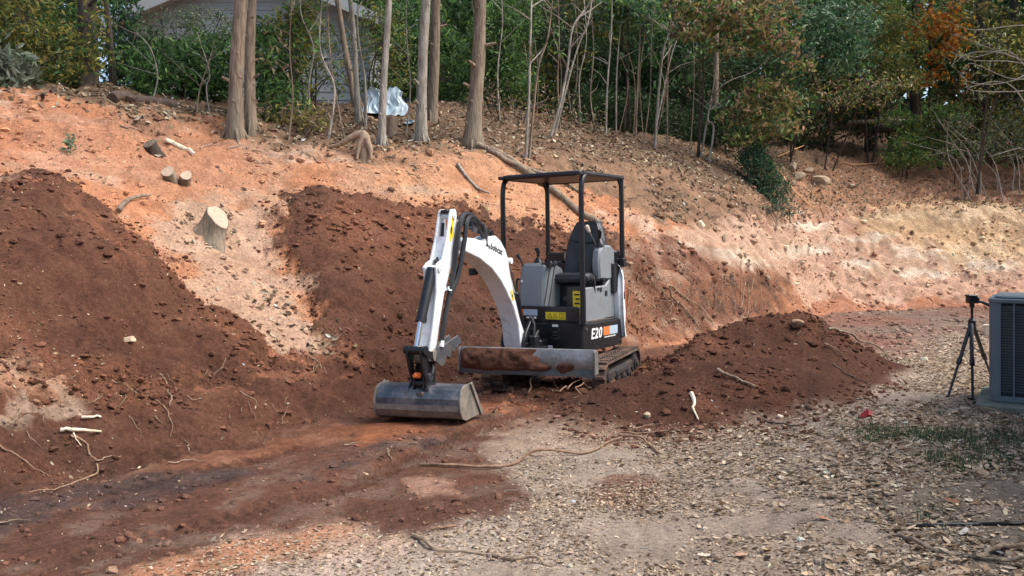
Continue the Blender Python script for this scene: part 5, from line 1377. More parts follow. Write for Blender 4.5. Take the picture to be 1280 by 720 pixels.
for i, (px, Y) in enumerate(spots):
    if 85 < px < 205: continue                                # the bright gap at left
    if 150 < px < 475 and Y < 31: continue                     # the house stands here
    if 940 < px < 1260 and Y < 31: continue                    # open terrace
    k = random.choices(range(4), [5, 3, 1.2 if px < 900 else 2, .5 if px < 900 else 2])[0]
    o = protos[k] if not used[k] else copy_tree(protos[k])
    used[k] = True
    X = (px - 640) / F * Y
    o.location = (X, Y, gz(X, Y) - .1); o.rotation_euler = (0, 0, random.uniform(0, 6.28)); s = random.uniform(.85, 1.25); o.scale = (s, s, s * random.uniform(.95, 1.2))
    o['label'] = KINDS[k]; o['group'] = ['dark green trees of the background wood', 'mid green trees of the background wood', 'olive trees of the background wood', 'bronze trees of the background wood'][k]
# the far wood, one mass
n = 44000; GAPX = (112, 170)
px = rng.uniform(-700, 2000, n); Yf = rng.uniform(50, 58, n); zf = rng.uniform(3, 21, n)
gap = (px > 108) & (px < 172) & (HOR - (zf - CZ) * F / Yf > 5) & (rng.random(n) < .95)
Xf = (px - 640) / F * Yf; ptsf = np.stack([Xf, Yf, zf], -1)[~gap]
fw = link_mesh('far_wood', leaf_mesh('far_wood', ptsf, rng.uniform(.6, 1.2, len(ptsf)), .5, pal_cols('dg', len(ptsf), .3), .3, .2), M['leaf'])
tag(link_mesh('far_undergrowth', leaf_mesh('far_undergrowth', np.stack([(rng.uniform(-700, 2000, 16000) - 640) / F * 49, rng.uniform(47, 51, 16000), rng.uniform(4.5, 9.5, 16000)], -1), rng.uniform(.4, .9, 16000), .4, pal_cols('dg', 16000, .3), .3, .2), M['leaf']), 'low dark growth under the far trees', None, None, 'stuff')
tag(fw, 'dense mass of dark trees far behind', None, None, 'stuff')

# ------------------------------------------------------------------ HOUSE among the trees
HY = 20.5
hx0, hx1 = (168 - 640) / F * HY, (462 - 640) / F * HY
hxm = (hx0 + hx1) / 2; ze0 = zz(24, HY); zpk = ze0 + (hxm - hx0) * .42; hb = gz(hxm, HY) - .5
house = thing('house', 'pale grey sided house with a gable roof behind trees at upper left', 'house', (hxm, HY, hb))
def HL(x, z): return (x - hxm, z - hb)
mb = MB(); mb.prism([HL(hx0, hb), HL(hx1, hb), HL(hx1, ze0), HL(hxm, zpk), HL(hx0, ze0)], 0, 8.0, 'y', .005); wall = mb.build('wall', M['siding'], house)
nb = int((zpk - hb) / .19)
for k in range(nb):
    za, zb = hb + .19 * k, hb + .19 * (k + 1)
    def half(z): return (hx1 - hx0) / 2 if z <= ze0 else max(.02, (zpk - z) / .42)
    ha, hb2 = half(za), half(zb)
    if ha < .1: break
    mb = MB(); a = za - hb; c_ = zb - hb
    vs = [(-ha, -.028, a), (ha, -.028, a), (hb2, -.010, c_ - .002), (-hb2, -.010, c_ - .002), (-ha, -.002, a), (ha, -.002, a), (hb2, -.002, c_ - .002), (-hb2, -.002, c_ - .002)]
    mb._add(vs, [(0, 1, 2, 3), (5, 4, 7, 6), (1, 0, 4, 5), (3, 2, 6, 7), (0, 3, 7, 4), (2, 1, 5, 6)]); mb.build('siding_board', M['siding'], wall)
for s in (-1, 1):
    ax = 2.05 * 0 + (hx1 - hx0) / 2 + .55; zl = ze0 - hb - .55 * .42; zp = zpk - hb
    mb = MB(); mb.prism([(s * ax, zl + .02), (0, zp + .02), (0, zp + .14), (s * ax, zl + .14)], -.5, 8.3, 'y', .004); roof = mb.build('roof', M['shingle'], house)
    mb = MB(); mb.prism([(s * ax, zl - .14), (s * .001, zp - .14), (s * .001, zp + .12), (s * ax, zl + .12)], -.545, -.503, 'y', .004); mb.build('rake_board', M['trim'], roof)
    mb = MB(); mb.prism([(s * ax, zl - .02), (0, zp - .02), (0, zp + .015), (s * ax, zl + .015)], -.50, -.03, 'y', .003); mb.build('soffit', M['trim'], roof)

# the house the air conditioner belongs to, just outside the right edge: it shades the right hand foreground
nh = thing('near_house', 'low pale sided house just outside the right edge beside the air conditioner', 'house', (4.65, 0, 0))
mb = MB(); mb.box(0, 6, -7.0, 6.75, .0, 3.2, .01); w2 = mb.build('wall', M['siding'], nh)
mb = MB(); mb.prism([(-.45, 3.2), (3.0, 4.6), (6.45, 3.2), (6.45, 3.08), (-.45, 3.08)], -7.4, 6.95, 'y', .01); mb.build('roof', M['shingle'], nh)
mb = MB(); mb.box(-.02, .03, -7.02, 6.77, -.2, .32, .005); mb.build('foundation', M['pad'], nh)

# ------------------------------------------------------------------ STUMPS, LOGS, ROCKS
def stump(label, px, py, rad, h, axis, cutcol='cut', bark='bark', seed=0, name='tree_stump', tilt=None, sink=.12, cat='stump', flare=.5):
    rnd = random.Random(seed + 5); b = pix(px, py); t_ = thing(name, label, cat, tuple(b))
    ax = Vector(axis).normalized(); u = ax.orthogonal().normalized(); w = ax.cross(u)
    nrm = Vector(tilt).normalized() if tilt else ax
    n = 22; lev = 7; vs = []; fs = []; ph = [rnd.uniform(0, 6.28) for _ in range(4)]
    def rr(a): return rad * (1 + .10 * math.sin(2 * a + ph[0]) + .07 * math.sin(3 * a + ph[1]) + .04 * math.sin(7 * a + ph[2]))
    for j in range(lev + 1):
        t = j / lev
        for i in range(n):
            a = 2 * math.pi * i / n; r_ = rr(a) * (1 + flare * (1 - t) ** 2.2 * (1 + .5 * math.sin(4 * a + ph[3])))
            p = u * math.cos(a) * r_ + w * math.sin(a) * r_
            # slide the top ring onto the sawn plane
            hh = -sink + (h + sink) * t
            q = p + ax * hh
            if t > .5:
                k = (t - .5) * 2; d = -(p.dot(nrm)) / max(.3, ax.dot(nrm)); q += ax * d * k
            vs.append(q)
    for j in range(lev):
        for i in range(n): fs.append([j * n + i, j * n + (i + 1) % n, (j + 1) * n + (i + 1) % n, (j + 1) * n + i])
    mb = MB(); mb._add(vs, fs); mb.build('bark', M[bark], t_, 70)
    top = vs[-n:]; c = sum(top, Vector()) / n
    vs2 = [c + nrm * .004] ; fs2 = []
    for k in (.5, .94): vs2 += [c + (p - c) * k + nrm * .005 for p in top]
    vs2 += [p - nrm * .006 for p in [c + (p - c) * .985 for p in top]]
    for i in range(n):
        j = (i + 1) % n; fs2.append([0, 1 + i, 1 + j])
        for q in (0, 1): fs2.append([1 + q * n + i, 1 + (q + 1) * n + i, 1 + (q + 1) * n + j, 1 + q * n + j])
    mb = MB(); mb._add(vs2, fs2); mb.build('cut_face', M[cutcol], t_, 40)
    return t_
stump('big grey barked stump with pale slanting cut, on the pale strip between the dark heaps', 264, 292, .15, .21, (.42, -.12, .9), 'cut', 'bark', seed=1, tilt=(.70, -.30, .64), flare=.9)
stump('pale cut sapling stump, left one of the twin cut pair', 214, 226, .07, .13, (-.1, -.6, .8), seed=2, tilt=(.05, -.85, .5), flare=.2, name='cut_stem', cat='stump')
stump('pale cut sapling stump, right one of the twin cut pair', 231, 229, .065, .12, (.35, -.6, .75), seed=3, tilt=(.4, -.8, .5), flare=.2, name='cut_stem', cat='stump')
stump('small dark weathered stump above the twin cut stumps', 192, 190, .075, .12, (-.2, -.5, .8), 'bark', 'bark_dark', seed=4, tilt=(-.3, -.7, .6), flare=.5)
stump('pale upright sawn stump between the slim trunk and the mottled trunk', 490, 168, .075, .28, (.02, -.05, 1), 'cut', 'twig', seed=5, flare=.25)
# torn stump with roots, below the slim trunk
b = pix(456, 196); t_ = thing('uprooted_stump', 'brown torn stump with a root reaching left below the slim trunk', 'stump', tuple(b))
mb = MB(); s = b.y / F
mb.tube(smooth_path([(-.0, 0, -.1), (.0, .0, 10 * s), (-.02, 0, 24 * s), (-.05, 0, 32 * s)], 8), [.12, .11, .10, .095, .09, .085, .08, .05], 9, True, wob=.15, rnd=random.Random(3)); mb.build('stub', M['twig'], t_, 60)
for pts, r0 in (([(-.02, -.03, 30 * s), (-16 * s, -.05, 24 * s), (-30 * s, -.05, 15 * s), (-46 * s, 0, 12 * s)], .06), ([(.03, -.05, 22 * s), (8 * s, -.09, 8 * s), (9 * s, -.12, -.05)], .06), ([(-.05, -.06, 20 * s), (-7 * s, -.10, 6 * s), (-8 * s, -.14, -.05)], .05)):
    mb = MB(); mb.tube(smooth_path(pts, 9), [r0 * (1 - .08 * k) for k in range(9)], 7, True, wob=.12, rnd=random.Random(4)); mb.build('root', M['twig'], t_, 60)

def rock(label, px, py, w, h, seed=0, m='rock', name='rock', group=None, cat='rock', d=None):
    rnd = random.Random(seed + 31); b = pix(px, py)
    vs = []; base = bmesh.new(); bmesh.ops.create_icosphere(base, subdivisions=3, radius=1)
    o1 = [rnd.uniform(0, 50) for _ in range(3)]
    planes = [(Vector((rnd.gauss(0, 1), rnd.gauss(0, 1), rnd.gauss(0, .8))).normalized(), rnd.uniform(.45, .8)) for _ in range(14)]
    for v in base.verts:
        p = v.co.copy()
        for nn_, dd in planes:
            k = p.dot(nn_)
            if k > dd: p -= nn_ * (k - dd) * .98
        p *= 1 + .06 * (float(vnoise(p.x * 3 + o1[0], p.y * 3 + p.z * 2.3 + o1[1], seed)) - .5)
        v.co = Vector((p.x * w / 2, p.y * (d or w * .8) / 2, p.z * h / 2))
    me = bpy.data.meshes.new(name); base.to_mesh(me); base.free()
    me.polygons.foreach_set('use_smooth', np.ones(len(me.polygons), dtype=bool)); me.set_sharp_from_angle(angle=R(25))
    o = link_mesh(name, me, M[m], None, tuple(b + Vector((0, 0, h * .30)))); o.rotation_euler = (0, 0, rnd.uniform(0, 6.28))
    return tag(o, label, cat, group)
rock('largest buff rock at the left end of the terrace', 1028, 229, .62, .38, 1)
rock('upright pointed buff rock at the left end of the terrace', 991, 214, .28, .42, 2)
rock('reddish rock in front of the pointed rock', 1000, 226, .50, .30, 3)
rock('low pinkish rock between the pointed and the largest rocks', 1010, 217, .42, .24, 4)
rock('small buff rock just right of the largest terrace rock', 1064, 235, .26, .2, 5)
rock('small pale stone lying alone in the middle of the terrace', 1080, 279, .2, .1, 6, 'bone')
rock('round pale stone on the terrace rim below the green shrub', 1202, 214, .2, .2, 7)
rock('pale stone at the top of the cut below the round dark bush', 982, 313, .22, .18, 8, 'bone')
rock('pale stone near the top of the cut at its left end', 876, 285, .22, .18, 9, 'bone')
rock('red earth lump on top of the middle heap', 996, 411, .20, .13, 10, 'root', 'earth_lump', None, 'lump')
rock('pale stone at the front foot of the middle heap', 809, 522, .09, .06, 11)
rock('small white stone low on the middle heap', 975, 523, .06, .05, 12, 'bone')
rock('brown stone on the face below the left heap', 162, 428, .11, .08, 13)
for i, (px, py) in enumerate(((905, 300), (925, 322), (1002, 330), (1040, 345), (1075, 352), (1120, 340), (1160, 358), (1188, 362), (1220, 345), (850, 305), (960, 350), (1250, 352))):
    rock('pale stone bedded in the face of the right hand cut', px, py, random.uniform(.10, .24), random.uniform(.08, .15), 40 + i, 'rock', 'rock', 'stones in the right hand cut')

# ------------------------------------------------------------------ ROOTS, BRANCHES, STICKS (each its own)
def strand(name, label, cat, pts, r0, r1=None, m='root', lift=None, group=None, seg=6, arch=0.0, seed=0, n=None, parts=()):
    P = [pix(px, py) for px, py in pts]; rnd = random.Random(seed + len(pts) * 7)
    r1 = r0 * .45 if r1 is None else r1
    if name not in ('fallen_trunk', 'timber_edging', 'plank', 'rope', 'cable', 'peeled_root'): r0 *= .68; r1 *= .6
    n = n or 5 * len(P); Q = smooth_path(P, n); L = r0 * .7 if lift is None else lift
    if name in ('root', 'branch', 'stick'):
        ln = sum((P[i + 1] - P[i]).length for i in range(len(P) - 1)); wg = min(.035, .035 * ln)
        ph = [rnd.uniform(0, 6.28) for _ in range(6)]
        for i, q in enumerate(Q):
            t = i / (n - 1); q += Vector((math.sin(7 * t + ph[0]) + .6 * math.sin(17 * t + ph[1]), math.sin(6 * t + ph[2]), .6 * math.sin(9 * t + ph[3]) + .4 * math.sin(19 * t + ph[4]))) * wg
    for i, q in enumerate(Q):
        t = i / (n - 1); q.z = max(gz(q.x, q.y) + L * (.6 + .4 * math.sin(9 * t + seed)) , q.z + L) + arch * math.sin(math.pi * t)
    mb = MB(); mb.tube(Q, [r0 + (r1 - r0) * i / (n - 1) for i in range(n)], seg, True, wob=.10, rnd=rnd)
    o = mb.build(name, M[m], None, 60); return tag(o, label, cat, group)
strand('fallen_trunk', 'long weathered fallen trunk lying down the slope behind the canopy', 'log', [(612, 190), (650, 213), (690, 240), (722, 267), (752, 284)], .062, .058, 'bark', .05, seg=10)
strand('tree_root', 'thick pale root running from the flared trunk down to the fallen trunk', 'root', [(596, 184), (630, 202), (668, 217), (700, 226), (726, 246)], .075, .035, 'bark', .04, seg=8)
strand('tree_root', 'crooked root in the orange bank above the middle dark heap', 'root', [(572, 208), (582, 222), (598, 238), (612, 244)], .05, .02, 'bark_pale', .03)
strand('bent_branch', 'short bent dark branch lying above the left dark heap', 'branch', [(148, 268), (158, 256), (172, 250), (188, 248)], .045, .022, 'bark', .04, seg=8)
strand('plank', 'pale split piece of wood beside the small dark stump', 'plank', [(208, 178), (226, 187), (242, 196)], .035, .03, 'bone', .03)
strand('branch', 'grey stick lying down the slope below the joined pair of trunks', 'stick', [(382, 190), (400, 203), (410, 212)], .016, .008, 'twig')
strand('branch', 'dark stick on the crest left of the joined pair of trunks', 'stick', [(150, 158), (166, 162), (178, 163)], .015, .008, 'twig_dark')
strand('timber_edging', 'dark timber lying along the crest under the evergreen shrub', 'timber', [(140, 128), (180, 131), (218, 136)], .09, .09, 'ledge', .05)
strand('branch', 'long thin branch lying on the crest beside the dark timber', 'stick', [(120, 126), (160, 134), (215, 142), (240, 140)], .022, .01, 'twig')
strand('peeled_root', 'white peeled root sticking out of the face at lower left', 'root', [(76, 541), (98, 541), (126, 543)], .016, .008, 'bone', .02)
strand('peeled_root', 'short white wood chip above the white peeled root at lower left', 'root', [(102, 525), (126, 525)], .012, .008, 'bone', .02)
strand('root', 'long root curving down from the white peeled root to the floor', 'root', [(98, 543), (114, 562), (112, 585), (88, 606), (45, 622)], .012, .006, 'root')
strand('root', 'thin root fork hanging below the white peeled root', 'root', [(92, 543), (96, 552), (101, 559)], .008, .004, 'bone', .01)
strand('root', 'straight thin root at the left edge of the dug face', 'root', [(-6, 552), (22, 573), (58, 595)], .010, .005, 'root')
strand('root', 'pale curved root high on the dug face at left', 'root', [(197, 472), (209, 483), (213, 497), (211, 510)], .011, .006, 'twig', .02)
strand('root', 'dull root hanging below the pale curved root', 'root', [(192, 504), (208, 514), (214, 530), (212, 548)], .009, .004, 'root', .015)
strand('root', 'thin root trailing across the upper dug face at left', 'root', [(140, 476), (158, 484), (170, 492)], .008, .004, 'root')
strand('root', 'thin root arching from the dug face left of the bucket', 'root', [(385, 446), (398, 455), (406, 470)], .008, .004, 'twig', .02)
strand('root', 'small twisted root low in the middle of the dug face', 'root', [(300, 490), (318, 500), (322, 508)], .008, .004, 'twig')
strand('root', 'long brown root lying across the floor in the foreground', 'root', [(528, 583), (580, 584), (622, 583), (662, 573), (700, 570), (745, 568), (768, 556), (780, 546)], .016, .010, 'root', .018, n=40)
strand('root', 'looping pale root at the foot of the middle heap', 'root', [(820, 569), (806, 558), (784, 552), (780, 545), (800, 541), (838, 540), (842, 545)], .014, .009, 'root', .02, n=36)
strand('root', 'pale root end pointing right beside the looping root', 'root', [(790, 538), (812, 535), (826, 533)], .010, .006, 'root', .02)
strand('branch', 'grey branch half buried in the leaves at the bottom centre', 'branch', [(520, 674), (545, 686), (585, 690), (625, 697), (665, 704), (705, 712)], .017, .010, 'twig', .004, n=34)
strand('stick', 'short pinkish stick on the brown soil at the bottom left of centre', 'stick', [(538, 664), (570, 661)], .012, .010, 'root', .014)
strand('branch', 'pale broken stick lying on the middle heap', 'stick', [(896, 465), (915, 473), (941, 486)], .022, .014, 'twig', .02, seg=7)
strand('peeled_root', 'bright white split root standing in the front of the middle heap', 'root', [(864, 493), (867, 500), (868, 507), (866, 511), (869, 518), (873, 526)], .019, .005, 'bone', .012, seg=5)
strand('branch', 'long brown branch lying off the right end of the middle heap', 'branch', [(1030, 418), (1060, 424), (1090, 440), (1114, 451)], .024, .010, 'bark', .03, seg=7, arch=.05)
strand('stick', 'dark thin stick at the front right foot of the middle heap', 'stick', [(952, 525), (975, 531), (1000, 534)], .014, .007, 'twig_dark')
strand('stick', 'dark stick lying on the right shoulder of the middle heap', 'stick', [(1040, 456), (1062, 470), (1085, 480)], .012, .006, 'twig_dark')
strand('root', 'short root poking out of the top of the middle heap', 'root', [(1030, 433), (1042, 438), (1052, 446)], .016, .008, 'root', .03)
strand('root', 'bent root standing up in front of the right track', 'root', [(655, 497), (666, 484), (684, 479), (694, 487)], .012, .006, 'root', .02, arch=.12)
strand('root', 'long root curling from the floor towards the right track', 'root', [(678, 494), (700, 497), (726, 489), (752, 474)], .015, .007, 'root', .02, arch=.06)
strand('root', 'thin upright root between the blade and the middle heap', 'root', [(716, 502), (728, 494), (742, 484)], .010, .005, 'root', .02, arch=.05)
strand('stick', 'thin tan stick lying on the leaves in front of the tripod and pad', 'stick', [(1195, 492), (1210, 506), (1235, 518), (1285, 533)], .012, .008, 'root', .02, n=24)
strand('cable', 'thin black cable lying on bare earth at the lower right edge', 'cable', [(1134, 660), (1180, 658), (1230, 657), (1290, 656)], .009, .009, 'hose', .008, n=24)
strand('branch', 'brown branch curving along the ground at the bottom right corner', 'branch', [(1127, 668), (1142, 682), (1180, 694), (1230, 702), (1295, 706)], .016, .012, 'bark', .014, n=30)
strand('branch', 'forked twig crossing the brown branch at the bottom right corner', 'branch', [(1215, 700), (1245, 694), (1290, 684)], .02, .014, 'bark', .02)
for k, (x, y, x2, y2, lb) in enumerate(((120, 578, 150, 572, 'dark stick on the floor below the dug face at left'), (430, 558, 460, 556, 'thin stick in the dark mud left of the bucket'), (0, 656, 36, 653, 'pale thin stick on the floor at the left edge'), (210, 580, 260, 578, 'thin pale stick lying in the dark mud'), (484, 563, 488, 576, 'small pale stick standing in the track prints'))):
    strand('stick', lb, 'stick', [(x, y), ((x + x2) / 2, (y + y2) / 2 - 1), (x2, y2)], .008, .004, 'twig', .012)
# the torn root mat in the cut to the right of the machine
thick = [([(831, 366), (842, 380), (858, 398), (876, 418)], .030, 'thick pale root slanting down the cut right of the machine'), ([(836, 362), (852, 376), (872, 392), (892, 404)], .026, 'second thick root slanting down beside the thick pale root'), ([(783, 392), (805, 387), (830, 398), (844, 408)], .014, 'pale root arching out just right of the counterweight'), ([(905, 350), (930, 372), (955, 392), (975, 402)], .013, 'thin root crossing the cut above the middle heap')]
for i, (pts, r_, lb) in enumerate(thick): strand('root', lb, 'root', pts, r_, r_ * .5, 'root', .05, seed=i, arch=.05)
for i in range(46):
    x = random.uniform(790, 985); y = 348 + (x - 790) * .02 + random.uniform(-6, 38); dx = random.uniform(-26, 40); dy = random.uniform(14, 46)
    strand('root', 'fine torn root hanging from the cut right of the machine', 'root', [(x, y), (x + dx * .3, y + dy * .5), (x + dx, min(y + dy, 436))], random.uniform(.006, .012), .003, random.choice(['root', 'twig', 'root', 'twig_dark']), random.uniform(.02, .07), 'fine roots in the cut right of the machine', 4, random.uniform(.0, .07), i)
for i in range(34):
    x = random.uniform(10, 440); y = random.uniform(455, 560) - max(0, x - 250) * .22; dx = random.uniform(-22, 26); dy = random.uniform(-4, 30)
    strand('root', 'fine hair root trailing on the freshly dug left face', 'root', [(x, y), (x + dx * .4, y + dy * .5 + 3), (x + dx, y + dy)], random.uniform(.003, .006), .002, random.choice(['root', 'twig']), .012, 'fine roots on the dug left face', 4, .01, i)
# sticks strewn on the leafy shoulder and the orange bank
for i in range(60):
    x = random.uniform(160, 950); y0 = np.interp(x, [140, 250, 340, 560, 650, 720, 800, 960], [138, 158, 180, 198, 200, 226, 250, 262]); y = y0 + random.uniform(-18, 30); a = random.uniform(-.3, 1.0); L = random.uniform(8, 30)
    strand('stick', 'small stick strewn on the leafy shoulder of the bank', 'stick', [(x, y), (x + L * .5, y + L * .5 * a + random.uniform(-1, 1)), (x + L, y + L * a)], random.uniform(.007, .016), .004, random.choice(['twig', 'bark', 'twig_dark', 'bark_pale']), .02, 'sticks strewn on the shoulder of the bank', 4, .02, i)
for i in range(40):
    x = random.uniform(560, 1270); y = random.uniform(560, 715); a = random.uniform(-.4, .4); L = random.uniform(10, 34)
    if x < 700 and y > 640 - (700 - x): pass
    strand('stick', 'thin stick lying among the dead leaves in the foreground', 'stick', [(x, y), (x + L * .5, y + L * .5 * a + random.uniform(-2, 2)), (x + L, y + L * a)], random.uniform(.003, .007), .002, random.choice(['twig', 'bark', 'twig_dark', 'bark_pale']), .018, 'sticks among the foreground leaves', 4, .005, i)
# rope on the terrace
for k, (pts, lb) in enumerate((([(968, 208), (985, 232), (1004, 252), (1030, 272)], 'orange rope running down the end of the terrace past the rocks'), ([(1040, 196), (1060, 206), (1080, 207), (1104, 197)], 'slack orange rope sagging across the back of the terrace'), ([(972, 198), (995, 188), (1008, 168), (1016, 178)], 'orange rope rising behind the pointed rock'))):
    strand('rope', lb, 'rope', pts, .016, .016, 'rope', .05, seg=5, n=24)
# timber at the back of the terrace
LY = pix(1140, 163).y
for nm, lb, (xa, ya), (xb, yb_), Y, r_, m_ in (('grey_plank', 'long grey plank lying on logs at the back of the terrace', (1100, 151), (1188, 152), LY, .07, 'plank'), ('log', 'dark log with sawn end under the grey plank', (1092, 160), (1126, 159), LY - .3, .17, 'bark_dark'), ('log', 'thin pale log left of the grey plank', (1060, 153), (1098, 152), LY, .08, 'bark')):
    a, b_ = at(xa, ya, Y), at(xb, yb_, Y - .2)
    mb = MB(); mb.tube([a, a.lerp(b_, .5), b_], [r_, r_ * .98, r_], 12, True, wob=.04); o = mb.build(nm, M[m_], None, 50); tag(o, lb, 'log' if nm == 'log' else 'plank')
    for q in (.15, .85):
        p = a.lerp(b_, q); g = gz(p.x, p.y)
        if nm == 'grey_plank':
            mb = MB(); mb.cyl((p.x, p.y, g - .1), (p.x, p.y, p.z - r_ - .002), .09, 8); o2 = mb.build('log_post', M['bark_dark'], None, 50); tag(o2, ('left' if q < .5 else 'right') + ' short log post holding up the grey plank', 'post')

# ------------------------------------------------------------------ PLASTIC SHEETS and litter
def crumple(name, label, px, py, w, h, seed, cat='plastic sheet', m='plastic', top=None):
    rk = np.random.default_rng(seed); b = pix(px, py); nx, nz = 16, 14; vs = []; fs = []
    for j in range(nz + 1):
        for i in range(nx + 1):
            u = i / nx - .5; v = j / nz
            wd = w * (1 - .25 * v + .12 * math.sin(5 * v + seed)); fold = .10 * float(vnoise(u * 7 + seed, v * 4, seed)) + .05 * float(vnoise(u * 17, v * 9, seed + 2))
            vs.append((u * wd + .04 * math.sin(7 * v + seed), -.05 - .16 * (1 - v) ** 2 + fold - .08, h * v * (1 - .35 * abs(u) * v * 2 * float(vnoise(u * 5 + 3, 1.5, seed))) - .04))
    for j in range(nz):
        for i in range(nx):
            a = j * (nx + 1) + i; fs.append([a, a + 1, a + nx + 2, a + nx + 1])
    for (x, y, z) in list(vs): vs.append((x * .9, y + .09 + .1 * (1 - z / h), z * .97))
    o_ = (nx + 1) * (nz + 1)
    for j in range(nz):
        for i in range(nx):
            a = o_ + j * (nx + 1) + i; fs.append([a + 1, a, a + nx + 1, a + nx + 2])
    for i in range(nx):
        a = nz * (nx + 1) + i; fs.append([a, a + 1, o_ + a + 1, o_ + a])
    for j in range(nz):
        a = j * (nx + 1); fs.append([a, a + nx + 1, o_ + a + nx + 1, o_ + a]); a += nx; fs.append([a + nx + 1, a, o_ + a, o_ + a + nx + 1])
    mb = MB(); mb._add(vs, fs); o = mb.build(name, M[m], None, 50, tuple(b)); return tag(o, label, cat)
crumple('plastic_sheet', 'crumpled bluish white plastic left of the slim trunk', 469, 141, .42, .50, 3)
crumple('plastic_sheet', 'taller crumpled bluish white plastic right of the slim trunk', 494, 144, .42, .58, 6)
crumple('plastic_scrap', 'small scrap of white plastic on leaves left of the mottled trunk', 512, 154, .12, .10, 9, 'plastic scrap')
b = pix(88, 193); t_ = thing('seedling', 'pale blue green seedling growing alone on the orange bank at left', 'plant', tuple(b))
mb = MB(); mb.tube([(0, 0, -.03), (.01, -.01, .08), (.0, -.02, .16)], [.006, .005, .003], 5); mb.build('stem', M['twig'], t_)
pts = np.random.default_rng(3).normal(0, 1, (46, 3)) * np.array([.035, .035, .06]) + np.array([0, -.01, .12])
link_mesh('foliage', leaf_mesh('foliage', pts, .07, .03, np.clip(pal_cols('gg', 46) * np.array([.9, 1.2, 1.1]), 0, 1), .2), M['leaf'], t_)
b = pix(1083, 521); mb = MB(T(b.x, b.y, b.z + .015) @ RZ(25) @ RX(30)); mb.prism([(-.045, -.02), (-.02, .03), (.01, .012), (.04, .028), (.05, -.015), (.01, -.03)], -.02, .02, 'y', .004); mb.prism([(-.03, .01), (-.01, .05), (.008, .015)], -.01, .014, 'y', .003)
o = mb.build('plastic_scrap', M['redp'], None); tag(o, 'crumpled red plastic scrap on the leaves right of the middle heap', 'plastic scrap')
mb = MB(T(b.x - .015, b.y + .01, b.z + .045) @ RX(30)); mb.box(-.008, .008, -.003, .003, 0, .03, .002); o2 = mb.build('white_tip', M['wlab'], None); o2.parent = o

# ------------------------------------------------------------------ LOOSE EARTH, DEAD LEAVES, GRASS scattered over the ground
cellA = np.zeros_like(GY)
ex_ = np.stack([np.gradient(GX, axis=1), np.gradient(GY, axis=1), np.gradient(GZ, axis=1)], -1); ey_ = np.stack([np.gradient(GX, axis=0), np.gradient(GY, axis=0), np.gradient(GZ, axis=0)], -1)
cellA = np.linalg.norm(np.cross(ex_, ey_), axis=-1)
NRM = np.cross(ex_, ey_); NRM /= np.maximum(np.linalg.norm(NRM, axis=-1, keepdims=True), 1e-9); NRM *= np.sign(NRM[..., 2:3] + 1e-9)
view = ((PXg > -130) & (PXg < 1420) & (GY > 2.2) & (GY < 34)).astype(float)
def sample(mask, n, far_pow=0.0, rk=rng):
    w = (cellA * mask * view * GY ** (-far_pow))[:-1, :-1].ravel(); w = w / w.sum()
    k = np.searchsorted(np.cumsum(w), rk.random(n)); k = np.minimum(k, len(w) - 1)
    i, j = np.divmod(k, nc - 1); u = rk.random(n); v = rk.random(n)
    def L(A):
        if A.ndim == 3: u_, v_ = u[:, None], v[:, None]
        else: u_, v_ = u, v
        return A[i, j] * (1 - u_) * (1 - v_) + A[i + 1, j] * u_ * (1 - v_) + A[i, j + 1] * (1 - u_) * v_ + A[i + 1, j + 1] * u_ * v_
    return np.stack([L(GX), L(GY), L(GZ)], -1), L(NRM), L(C)
def lying_leaves(name, label, P_, N_, L, ratio, cols, tilt=.35, fold=.3, rk=rng, m='dead', lift=.25, simple=False):
    n = len(P_); t = rk.normal(size=(n, 3)); N2 = N_ + rk.normal(0, tilt, (n, 3)); N2 /= np.linalg.norm(N2, axis=1, keepdims=True)
    d = np.cross(N2, t); d /= np.maximum(np.linalg.norm(d, axis=1, keepdims=True), 1e-6); s = np.cross(N2, d)
    L = np.asarray(L)[:, None]; Wd = L * (ratio + rk.uniform(-.12, .12, (n, 1))); cu = rk.uniform(-.1, fold, (n, 1))
    P_ = P_ + N_ * L * rk.uniform(.06, lift, (n, 1))
    tip = P_ + d * L * .5 + N2 * L * cu * .6; base = P_ - d * L * .5 + N2 * L * cu * .4
    l1 = P_ - d * L * .12 + s * Wd * .5 + N2 * Wd * cu; r1 = P_ - d * L * .12 - s * Wd * .5 + N2 * Wd * cu
    l2 = P_ + d * L * .2 + s * Wd * .38 + N2 * Wd * cu; r2 = P_ + d * L * .2 - s * Wd * .38 + N2 * Wd * cu
    if simple:
        o = link_mesh(name, np_mesh(name, np.stack([base, r1, tip, l1], 1).reshape(-1, 3), np.arange(4 * n).reshape(n, 4), np.repeat(cols, 4, axis=0)), M[m]); return tag(o, label, None, None, 'stuff')
    V_ = np.stack([base, r1, P_ + d * 0, l1, r2, tip, l2], 1).reshape(-1, 3)
    f = np.array([[0, 1, 2, 3], [2, 1, 4, 5], [3, 2, 5, 6]])
    F_ = (np.arange(n)[:, None, None] * 7 + f[None]).reshape(-1, 4)
    o = link_mesh(name, np_mesh(name, V_, F_, np.repeat(cols, 7, axis=0)), M[m]); return tag(o, label, None, None, 'stuff')
def sizes(n, lo, hi, p=3.0): return lo * (hi / lo) ** (rng.random(n) ** p)
dark_right = sstep(950, 1200, PXg) * sstep(480, 600, proj(GX, GY, GZ))
lf = mFloor * litter_floor * (1 - np.clip(heap_m * 1.5, 0, 1)) * (1 - .75 * poly_mask([(1100, 615), (1300, 600), (1700, 600), (1700, 690), (1200, 680), (1110, 650)], 14))
lf = np.clip(lf, 0, 1) * sstep(-.55, .3, n_md + .35)
lf = lf * (.30 + .70 * sstep(480, 900, PXg + .6 * (600 - proj(GX, GY, GZ))))
P_, N_, C_ = sample(lf, 150000, .9)
